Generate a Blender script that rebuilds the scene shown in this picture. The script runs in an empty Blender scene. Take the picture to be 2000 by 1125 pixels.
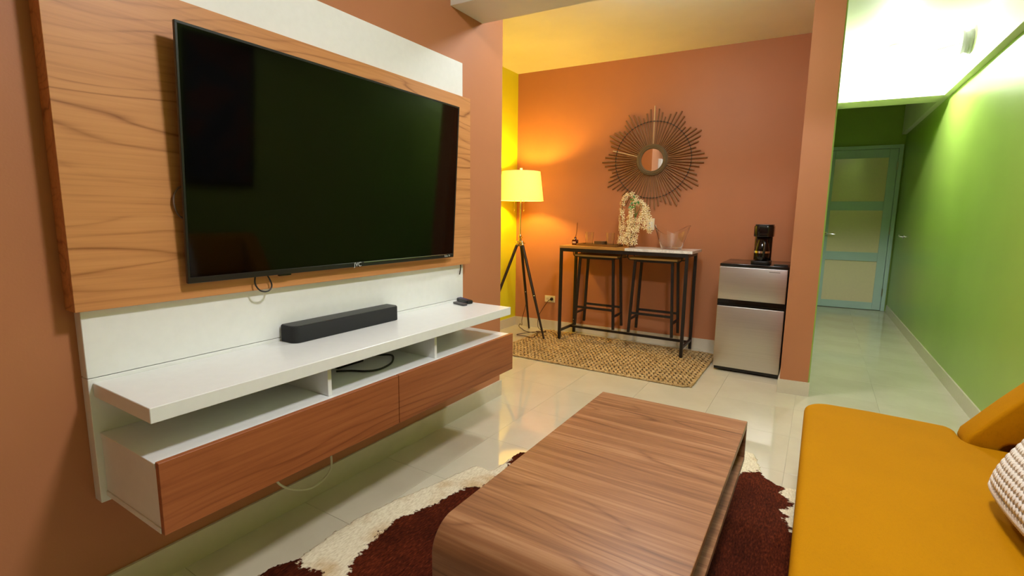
import bpy, bmesh, math, random
import numpy as np
from mathutils import Vector, Matrix

random.seed(7)
scene = bpy.context.scene
C = scene.collection

# ------------------------------------------------------------------ camera
cam_data = bpy.data.cameras.new('camera')
cam = bpy.data.objects.new('camera', cam_data)
C.objects.link(cam)
CAM_R = Vector((0.84959, 0.52730, 0.01261))
CAM_U = Vector((-0.08709, 0.11667, 0.98934))
CAM_F = Vector((-0.52021, 0.84163, -0.14505))
m3 = Matrix((CAM_R, CAM_U, -CAM_F)).transposed()
cam.matrix_world = Matrix.Translation((1.8075, 0.0, 1.24)) @ m3.to_4x4()
cam_data.sensor_width = 36.0
cam_data.lens = 968.0 / 2000.0 * 36.0
cam_data.clip_start = 0.02
scene.camera = cam

# ------------------------------------------------------------------ world, exposure
world = bpy.data.worlds.new('world')
scene.world = world
world.use_nodes = True
world.node_tree.nodes['Background'].inputs[0].default_value = (0.02, 0.02, 0.02, 1)
world.node_tree.nodes['Background'].inputs[1].default_value = 0.2
scene.view_settings.view_transform = 'Standard'
scene.view_settings.look = 'None'
scene.view_settings.exposure = 0.0
scene.view_settings.gamma = 1.0
scene.view_settings.use_curve_mapping = False
scene.cycles.use_denoising = True
scene.cycles.max_bounces = 9
scene.cycles.diffuse_bounces = 4
scene.cycles.adaptive_threshold = 0.02
scene.cycles.sample_clamp_indirect = 6.0

# strengths of the lamps the rooms have (emission of bulbs / diffusers)
E_DINING = 105.0       # flush ceiling light above the dining corner
E_LIVING = 185.0       # flush ceiling light above the living room
E_HALL = 1300.0        # bare bulb in the hall
E_LAMP = 880.0        # bulb inside the floor lamp shade

# ------------------------------------------------------------------ helpers
def s2l(c):
    c = c / 255.0
    return c / 12.92 if c <= 0.04045 else ((c + 0.055) / 1.055) ** 2.4
def rgb(r, g, b):
    return (s2l(r), s2l(g), s2l(b), 1.0)

def new_mat(name):
    m = bpy.data.materials.new(name)
    m.use_nodes = True
    nt = m.node_tree
    return m, nt, nt.nodes['Principled BSDF']

def N(nt, typ, **kw):
    n = nt.nodes.new(typ)
    for k, v in kw.items():
        setattr(n, k, v)
    return n

def setp(b, **kw):
    names = {'color': 'Base Color', 'rough': 'Roughness', 'metal': 'Metallic', 'spec': 'Specular IOR Level',
             'trans': 'Transmission Weight', 'ior': 'IOR', 'coat': 'Coat Weight', 'coat_rough': 'Coat Roughness',
             'sheen': 'Sheen Weight', 'emit': 'Emission Color', 'emit_s': 'Emission Strength', 'sub': 'Subsurface Weight'}
    for k, v in kw.items():
        b.inputs[names[k]].default_value = v

def ramp(nt, fac, stops):
    r = N(nt, 'ShaderNodeValToRGB')
    els = r.color_ramp.elements
    while len(els) < len(stops):
        els.new(0.5)
    for e, (p, c) in zip(els, stops):
        e.position = p
        e.color = c
    nt.links.new(fac, r.inputs['Fac'])
    return r

def coords(nt, scale=(1, 1, 1), rot=(0, 0, 0), loc=(0, 0, 0)):
    tc = N(nt, 'ShaderNodeTexCoord')
    mp = N(nt, 'ShaderNodeMapping')
    mp.inputs['Scale'].default_value = scale
    mp.inputs['Rotation'].default_value = rot
    mp.inputs['Location'].default_value = loc
    nt.links.new(tc.outputs['Object'], mp.inputs['Vector'])
    return mp.outputs['Vector']

def noise(nt, vec, scale, detail=3, rough=0.5, dist=0.0):
    n = N(nt, 'ShaderNodeTexNoise')
    n.inputs['Scale'].default_value = scale
    n.inputs['Detail'].default_value = detail
    n.inputs['Roughness'].default_value = rough
    n.inputs['Distortion'].default_value = dist
    nt.links.new(vec, n.inputs['Vector'])
    return n.outputs['Fac']

def bump(nt, b, h, strength, dist=0.01):
    bp = N(nt, 'ShaderNodeBump')
    bp.inputs['Strength'].default_value = strength
    bp.inputs['Distance'].default_value = dist
    nt.links.new(h, bp.inputs['Height'])
    nt.links.new(bp.outputs['Normal'], b.inputs['Normal'])

def mixc(nt, fac, a, b, mode='MIX'):
    m = N(nt, 'ShaderNodeMix', data_type='RGBA', blend_type=mode)
    for sock, v in ((m.inputs[0], fac), (m.inputs[6], a), (m.inputs[7], b)):
        if hasattr(v, 'links') or hasattr(v, 'is_linked'):
            nt.links.new(v, sock)
        else:
            sock.default_value = v
    return m.outputs[2]

def paint(name, col, rough=0.55, spec=0.3, var=0.04, bmp=0.12):
    m, nt, b = new_mat(name)
    v = coords(nt)
    n = noise(nt, v, 2.2, 4)
    lo = tuple(c * (1 - var) for c in col[:3]) + (1,)
    hi = tuple(min(1, c * (1 + var)) for c in col[:3]) + (1,)
    r = ramp(nt, n, [(0.3, lo), (0.7, hi)])
    nt.links.new(r.outputs['Color'], b.inputs['Base Color'])
    setp(b, rough=rough, spec=spec)
    bump(nt, b, noise(nt, v, 160, 2), bmp, 0.002)
    return m

def plain(name, col, rough=0.5, **kw):
    m, nt, b = new_mat(name)
    v = coords(nt)
    n = noise(nt, v, 35, 2)
    lo = tuple(c * 0.985 for c in col[:3]) + (1,)
    hi = tuple(min(1, c * 1.015) for c in col[:3]) + (1,)
    r = ramp(nt, n, [(0.3, lo), (0.7, hi)])
    nt.links.new(r.outputs['Color'], b.inputs['Base Color'])
    setp(b, rough=rough, **kw)
    return m

def wood(name, cols, grain, band, rough=0.4, lines=6.5, warp=6.0, line_amt=0.40, fine_amt=0.20, streak_amt=0.17, coat=0.0, spec=0.35, seed=0.0):
    """cols: dark, mid, light ; grain axis = direction the fibres run ; band axis = direction across them"""
    m, nt, b = new_mat(name)
    def math_(op, x, y=None, z=None):
        n = N(nt, 'ShaderNodeMath', operation=op)
        for i_, v_ in enumerate((x, y, z)):
            if v_ is None: continue
            if hasattr(v_, 'is_linked'): nt.links.new(v_, n.inputs[i_])
            else: n.inputs[i_].default_value = v_
        return n.outputs[0]
    sc1 = [3.0, 3.0, 3.0]; sc1[grain] = 0.55
    v1 = coords(nt, sc1, loc=(seed, seed * 2, seed * 3))
    sc2 = [90.0, 90.0, 90.0]; sc2[grain] = 2.5
    v2 = coords(nt, sc2, loc=(seed, 0, 0))
    sc3 = [14.0, 14.0, 14.0]; sc3[grain] = 0.7
    v3 = coords(nt, sc3, loc=(0, seed, 0))
    big = noise(nt, v1, 1.2, 2, 0.45, 0.5)
    small = noise(nt, v3, 0.8, 3, 0.5)
    sep = N(nt, 'ShaderNodeSeparateXYZ'); nt.links.new(v1, sep.inputs[0])
    ph = math_('MULTIPLY_ADD', sep.outputs[band], lines, math_('MULTIPLY', big, warp * 2.0))
    ph = math_('MULTIPLY_ADD', small, 0.9, ph)
    fr = math_('FRACT', ph)
    tri = math_('ABSOLUTE', math_('SUBTRACT', fr, 0.5))          # 0.5 at the line
    line = math_('POWER', math_('MULTIPLY', tri, 2.0), 5.0)
    mask = ramp(nt, noise(nt, v3, 0.55, 2, 0.5), [(0.40, (0.15, 0.15, 0.15, 1)), (0.62, (1, 1, 1, 1))]).outputs['Color']
    ln = math_('MULTIPLY', line, mask)
    f = noise(nt, v2, 1.0, 3, 0.6)
    streak = noise(nt, v3, 1.1, 3, 0.55)
    val = math_('MULTIPLY_ADD', math_('SUBTRACT', f, 0.5), fine_amt * 2.2, 0.56)
    val = math_('MULTIPLY_ADD', math_('SUBTRACT', streak, 0.5), streak_amt * 2.2, val)
    val = math_('MULTIPLY_ADD', ln, -line_amt, val)
    r = ramp(nt, val, [(0.12, cols[0]), (0.55, cols[1]), (0.90, cols[2])])
    nt.links.new(r.outputs['Color'], b.inputs['Base Color'])
    setp(b, rough=rough, coat=coat, spec=spec)
    bump(nt, b, f, 0.06, 0.001)
    return m

# ---- mesh builders (all return bmesh-ready python lists or Mesh)
def me_from(name, verts, faces, smooth=False):
    me = bpy.data.meshes.new(name)
    me.from_pydata([tuple(v) for v in verts], [], faces)
    if smooth:
        me.polygons.foreach_set('use_smooth', [True] * len(me.polygons))
    me.update()
    return me

class MB:
    def __init__(s):
        s.v = []; s.f = []; s.sm = []
    def add(s, verts, faces, smooth=False):
        o = len(s.v)
        s.v += [tuple(v) for v in verts]
        s.f += [tuple(i + o for i in f) for f in faces]
        s.sm += [smooth] * len(faces)
        return s
    def box(s, x0, x1, y0, y1, z0, z1, bev=0.0):
        if bev > 0:
            bm = bmesh.new()
            bmesh.ops.create_cube(bm, size=1.0)
            for v in bm.verts:
                v.co = ((x0 + x1) / 2 + v.co.x * (x1 - x0), (y0 + y1) / 2 + v.co.y * (y1 - y0), (z0 + z1) / 2 + v.co.z * (z1 - z0))
            seg = 1 if bev < 0.004 else 3
            bmesh.ops.bevel(bm, geom=bm.edges[:], offset=bev, segments=seg, affect='EDGES', profile=0.5)
            bm.verts.index_update()
            s.add([v.co[:] for v in bm.verts], [[v.index for v in f.verts] for f in bm.faces], seg > 1)
            bm.free()
            return s
        s.add([(x0, y0, z0), (x1, y0, z0), (x1, y1, z0), (x0, y1, z0), (x0, y0, z1), (x1, y0, z1), (x1, y1, z1), (x0, y1, z1)],
              [(0, 3, 2, 1), (4, 5, 6, 7), (0, 1, 5, 4), (1, 2, 6, 5), (2, 3, 7, 6), (3, 0, 4, 7)])
        return s
    def prism(s, poly, a, b, axis=2, bev=0.0, seg=3):
        """poly: 2-D points; axis: extrusion axis; the other two axes take the poly coords in order"""
        def P(p, t):
            return {2: (p[0], p[1], t), 1: (p[0], t, p[1]), 0: (t, p[0], p[1])}[axis]
        n = len(poly)
        verts = [P(p, a) for p in poly] + [P(p, b) for p in poly]
        faces = [tuple(range(n)), tuple(range(2 * n - 1, n - 1, -1))] + [(i, i + n, (i + 1) % n + n, (i + 1) % n) for i in range(n)]
        bm = bmesh.new()
        vs = [bm.verts.new(v) for v in verts]
        for f in faces:
            bm.faces.new([vs[i] for i in f])
        bmesh.ops.recalc_face_normals(bm, faces=bm.faces[:])
        if bev > 0:
            caps = [e for e in bm.edges if len(e.link_faces) == 2 and e.calc_face_angle(0) > 0.6]
            bmesh.ops.bevel(bm, geom=caps, offset=bev, segments=seg, affect='EDGES', profile=0.5)
        bm.verts.index_update()
        s.add([v.co[:] for v in bm.verts], [[v.index for v in f.verts] for f in bm.faces], bev > 0)
        bm.free()
        return s
    def tube(s, pts, r, seg=8, caps=True, closed=False):
        pts = [Vector(p) for p in pts]
        n = len(pts)
        rr = r if isinstance(r, (list, tuple)) else [r] * n
        verts = []; faces = []
        prev = None
        for i, p in enumerate(pts):
            if closed:
                t = pts[(i + 1) % n] - pts[i - 1]
            else:
                t = pts[min(i + 1, n - 1)] - pts[max(i - 1, 0)]
            t.normalize()
            if prev is None:
                a = Vector((0, 0, 1)) if abs(t.z) < 0.9 else Vector((1, 0, 0))
                u = t.cross(a).normalized()
            else:
                u = (prev - t * prev.dot(t)).normalized()
            prev = u
            w = t.cross(u)
            for k in range(seg):
                a = 2 * math.pi * k / seg
                verts.append(p + (u * math.cos(a) + w * math.sin(a)) * rr[i])
        m = n if closed else n - 1
        for i in range(m):
            j = (i + 1) % n
            for k in range(seg):
                k2 = (k + 1) % seg
                faces.append((i * seg + k, i * seg + k2, j * seg + k2, j * seg + k))
        if caps and not closed:
            faces.append(tuple(range(seg - 1, -1, -1)))
            faces.append(tuple((n - 1) * seg + k for k in range(seg)))
        s.add(verts, faces, seg > 4)
        return s
    def bar(s, a, b, w, d=None):
        """square bar from a to b"""
        a = Vector(a); b = Vector(b); d = d or w
        t = (b - a).normalized()
        up = Vector((0, 1, 0)) if abs(t.y) < 0.9 else Vector((0, 0, 1))
        u = t.cross(up).normalized(); v = t.cross(u)
        vs = []
        for p in (a, b):
            for sx, sy in ((-1, -1), (1, -1), (1, 1), (-1, 1)):
                vs.append(p + u * sx * w / 2 + v * sy * d / 2)
        s.add(vs, [(0, 1, 2, 3), (7, 6, 5, 4), (0, 4, 5, 1), (1, 5, 6, 2), (2, 6, 7, 3), (3, 7, 4, 0)])
        return s
    def lathe(s, prof, c=(0, 0, 0), seg=32, axis=2, close=False):
        """prof: (r, h) list"""
        verts = []; faces = []
        for r, h in prof:
            for k in range(seg):
                a = 2 * math.pi * k / seg
                x, y = r * math.cos(a), r * math.sin(a)
                p = {2: (x, y, h), 1: (x, h, y), 0: (h, x, y)}[axis]
                verts.append((p[0] + c[0], p[1] + c[1], p[2] + c[2]))
        n = len(prof)
        for i in range(n - 1 + (1 if close else 0)):
            j = (i + 1) % n
            for k in range(seg):
                k2 = (k + 1) % seg
                faces.append((i * seg + k, i * seg + k2, j * seg + k2, j * seg + k))
        if not close:
            if prof[0][0] > 1e-6: faces.append(tuple(range(seg - 1, -1, -1)))
            if prof[-1][0] > 1e-6: faces.append(tuple((n - 1) * seg + k for k in range(seg)))
        s.add(verts, faces, True)
        return s
    def ell(s, c, r, M=None, seg=8, rings=5):
        verts = []; faces = []
        c = Vector(c)
        for i in range(1, rings):
            th = math.pi * i / rings
            for k in range(seg):
                a = 2 * math.pi * k / seg
                p = Vector((r[0] * math.sin(th) * math.cos(a), r[1] * math.sin(th) * math.sin(a), r[2] * math.cos(th)))
                verts.append(c + (M @ p if M else p))
        top = Vector((0, 0, r[2])); bot = Vector((0, 0, -r[2]))
        verts.append(c + (M @ top if M else top)); verts.append(c + (M @ bot if M else bot))
        nt_ = len(verts)
        for i in range(rings - 2):
            for k in range(seg):
                k2 = (k + 1) % seg
                faces.append((i * seg + k, (i + 1) * seg + k, (i + 1) * seg + k2, i * seg + k2))
        for k in range(seg):
            k2 = (k + 1) % seg
            faces.append((nt_ - 2, k, k2))
            faces.append((nt_ - 1, (rings - 2) * seg + k2, (rings - 2) * seg + k))
        s.add(verts, faces, True)
        return s
    def mesh(s, name, off=(0, 0, 0)):
        me = bpy.data.meshes.new(name)
        me.from_pydata([(v[0] - off[0], v[1] - off[1], v[2] - off[2]) for v in s.v], [], s.f)
        me.polygons.foreach_set('use_smooth', s.sm)
        bm = bmesh.new(); bm.from_mesh(me)
        bmesh.ops.recalc_face_normals(bm, faces=bm.faces[:])
        bm.to_mesh(me); bm.free()
        if any(s.sm):
            try:
                me.set_sharp_from_angle(angle=math.radians(42))
            except Exception:
                pass
        me.update()
        return me

def root_loc(o):
    l = Vector((0, 0, 0))
    while o is not None:
        l += o.location
        o = o.parent
    return l

def tag(o, label=None, cat=None, group=None, kind=None):
    if label: o['label'] = label
    if cat: o['category'] = cat
    if group: o['group'] = group
    if kind: o['kind'] = kind
    return o

def thing(name, label, cat, loc=(0, 0, 0), rotz=0.0, group=None):
    o = bpy.data.objects.new(name, None)
    o.empty_display_size = 0.05
    C.objects.link(o)
    o.location = loc
    o.rotation_euler = (0, 0, rotz)
    return tag(o, label, cat, group)

def part(name, mb, mat, parent, local=False, label=None, kind=None):
    """mesh child; world coordinates unless local (then relative to the thing's base)"""
    off = (0, 0, 0) if local else root_loc(parent)
    me = mb.mesh(name, off) if isinstance(mb, MB) else mb
    o = bpy.data.objects.new(name, me)
    C.objects.link(o)
    o.parent = parent
    if mat: me.materials.clear(); me.materials.append(mat)
    if label: o['label'] = label
    if kind: o['kind'] = kind
    return o

def solo(name, mb, mat, label=None, cat=None, group=None, kind=None):
    """top-level thing (or piece of the setting) made of one mesh, origin at its base"""
    xs = [v[0] for v in mb.v]; ys = [v[1] for v in mb.v]; zs = [v[2] for v in mb.v]
    base = ((min(xs) + max(xs)) / 2, (min(ys) + max(ys)) / 2, min(zs))
    me = mb.mesh(name, base)
    o = bpy.data.objects.new(name, me)
    C.objects.link(o)
    o.location = base
    me.materials.append(mat)
    return tag(o, label, cat, group, kind)

def copy_tree(o, parent=None):
    c = o.copy(); C.objects.link(c); c.parent = parent
    for ch in list(o.children):
        copy_tree(ch, c)
    return c

def spline(pts, n=8):
    pts = [Vector(p) for p in pts]
    out = []
    for i in range(len(pts) - 1):
        p0 = pts[max(i - 1, 0)]; p1 = pts[i]; p2 = pts[i + 1]; p3 = pts[min(i + 2, len(pts) - 1)]
        for k in range(n):
            t = k / n
            out.append(0.5 * ((2 * p1) + (p2 - p0) * t + (2 * p0 - 5 * p1 + 4 * p2 - p3) * t * t + (3 * p1 - p0 - 3 * p2 + p3) * t ** 3))
    out.append(pts[-1])
    return out

def rrect(x0, x1, y0, y1, r, n=6):
    out = []
    rs = r if isinstance(r, (list, tuple)) else [r] * 4
    for (cx, cy, a0), rr in zip((((x0, y0), (0), math.pi), ((x1, y0), 0, 1.5 * math.pi), ((x1, y1), 0, 0), ((x0, y1), 0, 0.5 * math.pi)), rs):
        px, py = cx
        ox = px + rr * (1 if px == x0 else -1); oy = py + rr * (1 if py == y0 else -1)
        for k in range(n + 1):
            a = a0 + k / n * math.pi / 2
            out.append((ox + rr * math.cos(a), oy + rr * math.sin(a)))
    return out

def text_mesh(s, size, depth=0.0004):
    cu = bpy.data.curves.new('lettering', 'FONT')
    cu.body = s; cu.size = size; cu.extrude = depth; cu.align_x = 'CENTER'; cu.align_y = 'CENTER'
    o = bpy.data.objects.new('lettering_tmp', cu); C.objects.link(o)
    dg = bpy.context.evaluated_depsgraph_get()
    me = bpy.data.meshes.new_from_object(o.evaluated_get(dg))
    bpy.data.objects.remove(o); bpy.data.curves.remove(cu)
    return me

# ------------------------------------------------------------------ materials
M = {}
TERRA = rgb(182, 120, 82)
M['terra'] = paint('terracotta_paint', TERRA, 0.5)
M['green'] = paint('lime_green_paint', rgb(156, 184, 88), 0.32, 0.5)
M['yellow'] = paint('mustard_lime_paint', rgb(226, 222, 40), 0.4, 0.4)
M['white_paint'] = paint('white_paint', rgb(236, 236, 226), 0.6)
M['lacquer'] = plain('white_lacquer', rgb(234, 236, 234), 0.28, spec=0.5)
M['base_tile'] = plain('cream_skirting', rgb(214, 204, 182), 0.25)
M['oak'] = wood('honey_oak_veneer', (rgb(128, 72, 34), rgb(200, 138, 84), rgb(218, 158, 102)), 1, 2, 0.42)
M['oak_red'] = wood('reddish_oak_veneer', (rgb(104, 50, 24), rgb(160, 92, 52), rgb(180, 112, 66)), 1, 2, 0.45, lines=9.0, line_amt=0.50, fine_amt=0.26, seed=3.3)
M['walnut'] = wood('walnut_veneer', (rgb(70, 40, 24), rgb(146, 100, 66), rgb(188, 146, 106)), 0, 1, 0.38, lines=4.0, warp=6.0, line_amt=0.26, fine_amt=0.26, streak_amt=0.30, coat=0.0, seed=1.7)
M['tray_wood'] = wood('tray_wood', (rgb(90, 58, 24), rgb(128, 88, 40), rgb(150, 108, 54)), 0, 1, 0.4)
M['table_wood'] = wood('table_oak', (rgb(140, 96, 44), rgb(178, 130, 66), rgb(200, 152, 84)), 0, 1, 0.4)
M['stool_wood'] = wood('stool_oak', (rgb(150, 116, 62), rgb(184, 150, 90), rgb(202, 168, 108)), 0, 1, 0.45)
M['black_steel'] = plain('black_powder_coat', rgb(26, 24, 24), 0.4)
M['black_plastic'] = plain('black_plastic', rgb(20, 20, 21), 0.35)
M['black_gloss'] = plain('black_gloss_plastic', rgb(10, 10, 11), 0.12, spec=0.6)
M['black_fabric'] = plain('dark_grey_mesh', rgb(32, 33, 35), 0.8)
M['cable_black'] = plain('black_cable', rgb(18, 15, 14), 0.5)
M['cable_white'] = plain('white_cable', rgb(214, 208, 186), 0.45)
M['chrome'] = plain('polished_steel', (0.75, 0.75, 0.73, 1), 0.18, metal=1.0)
M['brass'] = plain('polished_brass', (0.85, 0.62, 0.28, 1), 0.2, metal=1.0)
M['dark_wood'] = plain('dark_tripod_wood', rgb(44, 26, 20), 0.35)
M['screen'] = plain('black_screen_glass', rgb(3, 3, 3), 0.06, spec=0.24)
M['aqua_paint'] = paint('pale_aqua_door_paint', rgb(190, 216, 208), 0.35)
M['pane'] = plain('beige_frosted_pane', rgb(242, 228, 188), 0.12, spec=0.6)
M['mustard'] = None
M['outlet'] = plain('cream_plate', rgb(232, 220, 190), 0.4)
M['white_ceramic'] = plain('white_ceramic', rgb(238, 238, 234), 0.3)

def brushed():
    m, nt, b = new_mat('brushed_steel')
    v = coords(nt, (2, 2, 220))
    n = noise(nt, v, 1.0, 3)
    r = ramp(nt, n, [(0.3, (0.60, 0.59, 0.56, 1)), (0.7, (0.65, 0.64, 0.61, 1))])
    nt.links.new(r.outputs['Color'], b.inputs['Base Color'])
    setp(b, metal=1.0, rough=0.38)
    return m
M['steel'] = brushed()

def marble():
    m, nt, b = new_mat('white_marble')
    v = coords(nt, (1, 1, 1))
    n = noise(nt, v, 6, 6, 0.6, 1.5)
    r = ramp(nt, n, [(0.44, rgb(236, 232, 226)), (0.5, rgb(216, 212, 206)), (0.55, rgb(238, 235, 229))])
    nt.links.new(r.outputs['Color'], b.inputs['Base Color'])
    setp(b, rough=0.2)
    return m
M['marble'] = marble()

def tile_mat():
    m, nt, b = new_mat('polished_cream_porcelain')
    v = coords(nt)
    n = noise(nt, v, 3.0, 5, 0.6)
    oi = N(nt, 'ShaderNodeObjectInfo')
    r = ramp(nt, n, [(0.35, rgb(204, 197, 174)), (0.65, rgb(212, 206, 184))])
    r2 = ramp(nt, oi.outputs['Random'], [(0.0, (0.97, 0.97, 0.97, 1)), (1.0, (1, 1, 1, 1))])
    c = mixc(nt, 1.0, r.outputs['Color'], r2.outputs['Color'], 'MULTIPLY')
    nt.links.new(c, b.inputs['Base Color'])
    setp(b, rough=0.045, spec=0.5)
    return m
M['tile'] = tile_mat()
M['grout'] = plain('grey_grout', rgb(178, 170, 148), 0.5)

def fabric(name, col):
    m, nt, b = new_mat(name)
    v = coords(nt, (1, 1, 1))
    n1 = noise(nt, coords(nt, (900, 90, 90)), 1.0, 2)
    n2 = noise(nt, coords(nt, (90, 900, 90)), 1.0, 2)
    big = noise(nt, v, 4, 3)
    mx = N(nt, 'ShaderNodeMath', operation='ADD'); nt.links.new(n1, mx.inputs[0]); nt.links.new(n2, mx.inputs[1])
    lo = tuple(c * 0.86 for c in col[:3]) + (1,)
    r = ramp(nt, mx.outputs[0], [(0.6, lo), (1.2, col)])
    r2 = ramp(nt, big, [(0.3, (0.93, 0.93, 0.93, 1)), (0.7, (1, 1, 1, 1))])
    c = mixc(nt, 1.0, r.outputs['Color'], r2.outputs['Color'], 'MULTIPLY')
    nt.links.new(c, b.inputs['Base Color'])
    setp(b, rough=0.85, sheen=0.0, spec=0.08)
    bump(nt, b, mx.outputs[0], 0.25, 0.001)
    return m
M['mustard'] = fabric('mustard_upholstery', rgb(176, 120, 0))
M['knit'] = fabric('cream_cotton_knit', rgb(224, 217, 204))

def jute():
    m, nt, b = new_mat('braided_jute')
    v = coords(nt)
    n = noise(nt, v, 42, 4, 0.7)
    big = noise(nt, v, 5, 3)
    fib = noise(nt, coords(nt, (500, 120, 300)), 1.0, 2)
    r = ramp(nt, n, [(0.32, rgb(140, 112, 70)), (0.5, rgb(190, 160, 112)), (0.68, rgb(216, 190, 144))])
    r2 = ramp(nt, big, [(0.35, (0.82, 0.80, 0.76, 1)), (0.6, (1, 1, 1, 1))])
    c = mixc(nt, 1.0, r.outputs['Color'], r2.outputs['Color'], 'MULTIPLY')
    nt.links.new(c, b.inputs['Base Color'])
    setp(b, rough=0.95, spec=0.1)
    bump(nt, b, fib, 0.5, 0.002)
    return m
M['jute'] = jute()
M['jute_dark'] = plain('dark_jute_backing', rgb(70, 48, 24), 0.95)

def hide_mat():
    m, nt, b = new_mat('cow_hide')
    at = N(nt, 'ShaderNodeAttribute', attribute_name='patch')
    v = coords(nt)
    nn = noise(nt, v, 38, 4, 0.65)
    ma = N(nt, 'ShaderNodeMath', operation='MULTIPLY_ADD')
    ma.inputs[1].default_value = 0.085; ma.inputs[2].default_value = -0.0425
    nt.links.new(nn, ma.inputs[0])
    ad = N(nt, 'ShaderNodeMath', operation='ADD')
    nt.links.new(at.outputs['Fac'], ad.inputs[0]); nt.links.new(ma.outputs[0], ad.inputs[1])
    mr = N(nt, 'ShaderNodeMapRange'); mr.inputs['From Min'].default_value = -0.004; mr.inputs['From Max'].default_value = 0.004
    nt.links.new(ad.outputs[0], mr.inputs['Value'])
    hair = noise(nt, coords(nt, (160, 50, 60), rot=(0, 0, 0.6)), 1.0, 4, 0.6)
    big = noise(nt, v, 5, 4)
    br = ramp(nt, hair, [(0.3, rgb(48, 16, 6)), (0.55, rgb(82, 32, 14)), (0.75, rgb(118, 54, 30))])
    br2 = ramp(nt, big, [(0.35, (0.62, 0.58, 0.56, 1)), (0.7, (1.1, 1.05, 1.0, 1))])
    brown = mixc(nt, 1.0, br.outputs['Color'], br2.outputs['Color'], 'MULTIPLY')
    wh = ramp(nt, hair, [(0.3, rgb(206, 192, 160)), (0.6, rgb(234, 224, 198))])
    wh2 = ramp(nt, big, [(0.38, rgb(214, 180, 128)), (0.5, (1, 1, 1, 1))])
    white = mixc(nt, 0.6, wh.outputs['Color'], wh2.outputs['Color'], 'MULTIPLY')
    c = mixc(nt, mr.outputs[0], white, brown)
    nt.links.new(c, b.inputs['Base Color'])
    setp(b, rough=0.8, spec=0.06)
    bump(nt, b, hair, 0.6, 0.004)
    return m
M['hide'] = hide_mat()

def glass(name, col, rough=0.0):
    m, nt, b = new_mat(name)
    n = noise(nt, coords(nt), 20, 2)
    r = ramp(nt, n, [(0.3, col), (0.7, tuple(min(1, c * 1.01) for c in col[:3]) + (1,))])
    nt.links.new(r.outputs['Color'], b.inputs['Base Color'])
    setp(b, rough=rough, trans=1.0, ior=1.45)
    return m
M['glass'] = glass('clear_glass', (0.97, 0.97, 0.96, 1))
M['acrylic'] = glass('clear_acrylic', (0.98, 0.98, 0.98, 1))
M['amber'] = glass('dark_amber_glass', (0.25, 0.05, 0.03, 1))

def emissive(name, col, s):
    m, nt, b = new_mat(name)
    n = noise(nt, coords(nt), 3, 1)
    r = ramp(nt, n, [(0.0, col), (1.0, col)])
    nt.links.new(r.outputs['Color'], b.inputs['Emission Color'])
    setp(b, color=(0.8, 0.8, 0.8, 1), emit_s=s, rough=0.4)
    return m
M['e_dining'] = emissive('dining_diffuser_glow', (0.94, 0.98, 0.97, 1), E_DINING)
M['e_living'] = emissive('living_diffuser_glow', (1.0, 0.955, 0.98, 1), E_LIVING)
M['e_hall'] = emissive('hall_bulb_glow', (1.0, 0.98, 1.0, 1), E_HALL)
M['e_lamp'] = emissive('floor_lamp_bulb_glow', (1.0, 0.60, 0.08, 1), E_LAMP)

def shade_mat():
    m, nt, b = new_mat('cream_lamp_shade_linen')
    out = nt.nodes['Material Output']
    v = coords(nt)
    n = noise(nt, coords(nt, (400, 400, 60)), 1.0, 2)
    r = ramp(nt, n, [(0.3, rgb(244, 236, 206)), (0.7, rgb(252, 246, 224))])
    d = N(nt, 'ShaderNodeBsdfDiffuse'); t = N(nt, 'ShaderNodeBsdfTranslucent')
    nt.links.new(r.outputs['Color'], d.inputs['Color']); nt.links.new(r.outputs['Color'], t.inputs['Color'])
    mx = N(nt, 'ShaderNodeMixShader'); mx.inputs[0].default_value = 0.5
    nt.links.new(d.outputs[0], mx.inputs[1]); nt.links.new(t.outputs[0], mx.inputs[2])
    nt.links.new(mx.outputs[0], out.inputs['Surface'])
    return m
M['shade'] = shade_mat()

def mirror_mat():
    m, nt, b = new_mat('mirror_silvering')
    n = noise(nt, coords(nt), 4, 1)
    r = ramp(nt, n, [(0.0, (0.86, 0.86, 0.85, 1)), (1.0, (0.9, 0.9, 0.89, 1))])
    nt.links.new(r.outputs['Color'], b.inputs['Base Color'])
    setp(b, metal=1.0, rough=0.02)
    return m
M['mirror'] = mirror_mat()
M['rattan'] = plain('dark_rattan', rgb(136, 92, 54), 0.55)
M['rattan_ring'] = plain('grey_brown_rattan', rgb(104, 84, 54), 0.6)
M['rattan_pale'] = plain('pale_rattan', rgb(214, 178, 132), 0.5)
M['vase'] = plain('brown_ceramic', rgb(150, 96, 60), 0.4)
M['petal'] = plain('cream_petal', rgb(255, 236, 190), 0.6)
M['petal_core'] = plain('yellow_flower_centre', rgb(226, 190, 84), 0.6)
M['leaf'] = plain('green_leaf', rgb(66, 122, 44), 0.5)
M['stem'] = plain('green_stem', rgb(96, 116, 48), 0.6)
M['bark'] = plain('dark_reed', rgb(110, 58, 24), 0.7)
M['coaster'] = plain('dark_coaster', rgb(100, 72, 38), 0.6)
M['label_paper'] = plain('label_paper', rgb(186, 150, 130), 0.6)
M['hall_metal'] = plain('brushed_nickel', (0.6, 0.58, 0.52, 1), 0.3, metal=1.0)
M['legwood'] = plain('dark_sofa_leg_wood', rgb(70, 40, 22), 0.4)

def art_mat():
    m, nt, b = new_mat('dark_abstract_canvas')
    n = noise(nt, coords(nt), 3, 4, 0.6, 1.2)
    r = ramp(nt, n, [(0.3, rgb(24, 26, 34)), (0.45, rgb(60, 62, 70)), (0.55, rgb(110, 54, 30)), (0.7, rgb(48, 44, 70))])
    nt.links.new(r.outputs['Color'], b.inputs['Base Color'])
    setp(b, rough=0.6)
    return m
M['art'] = art_mat()

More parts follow.
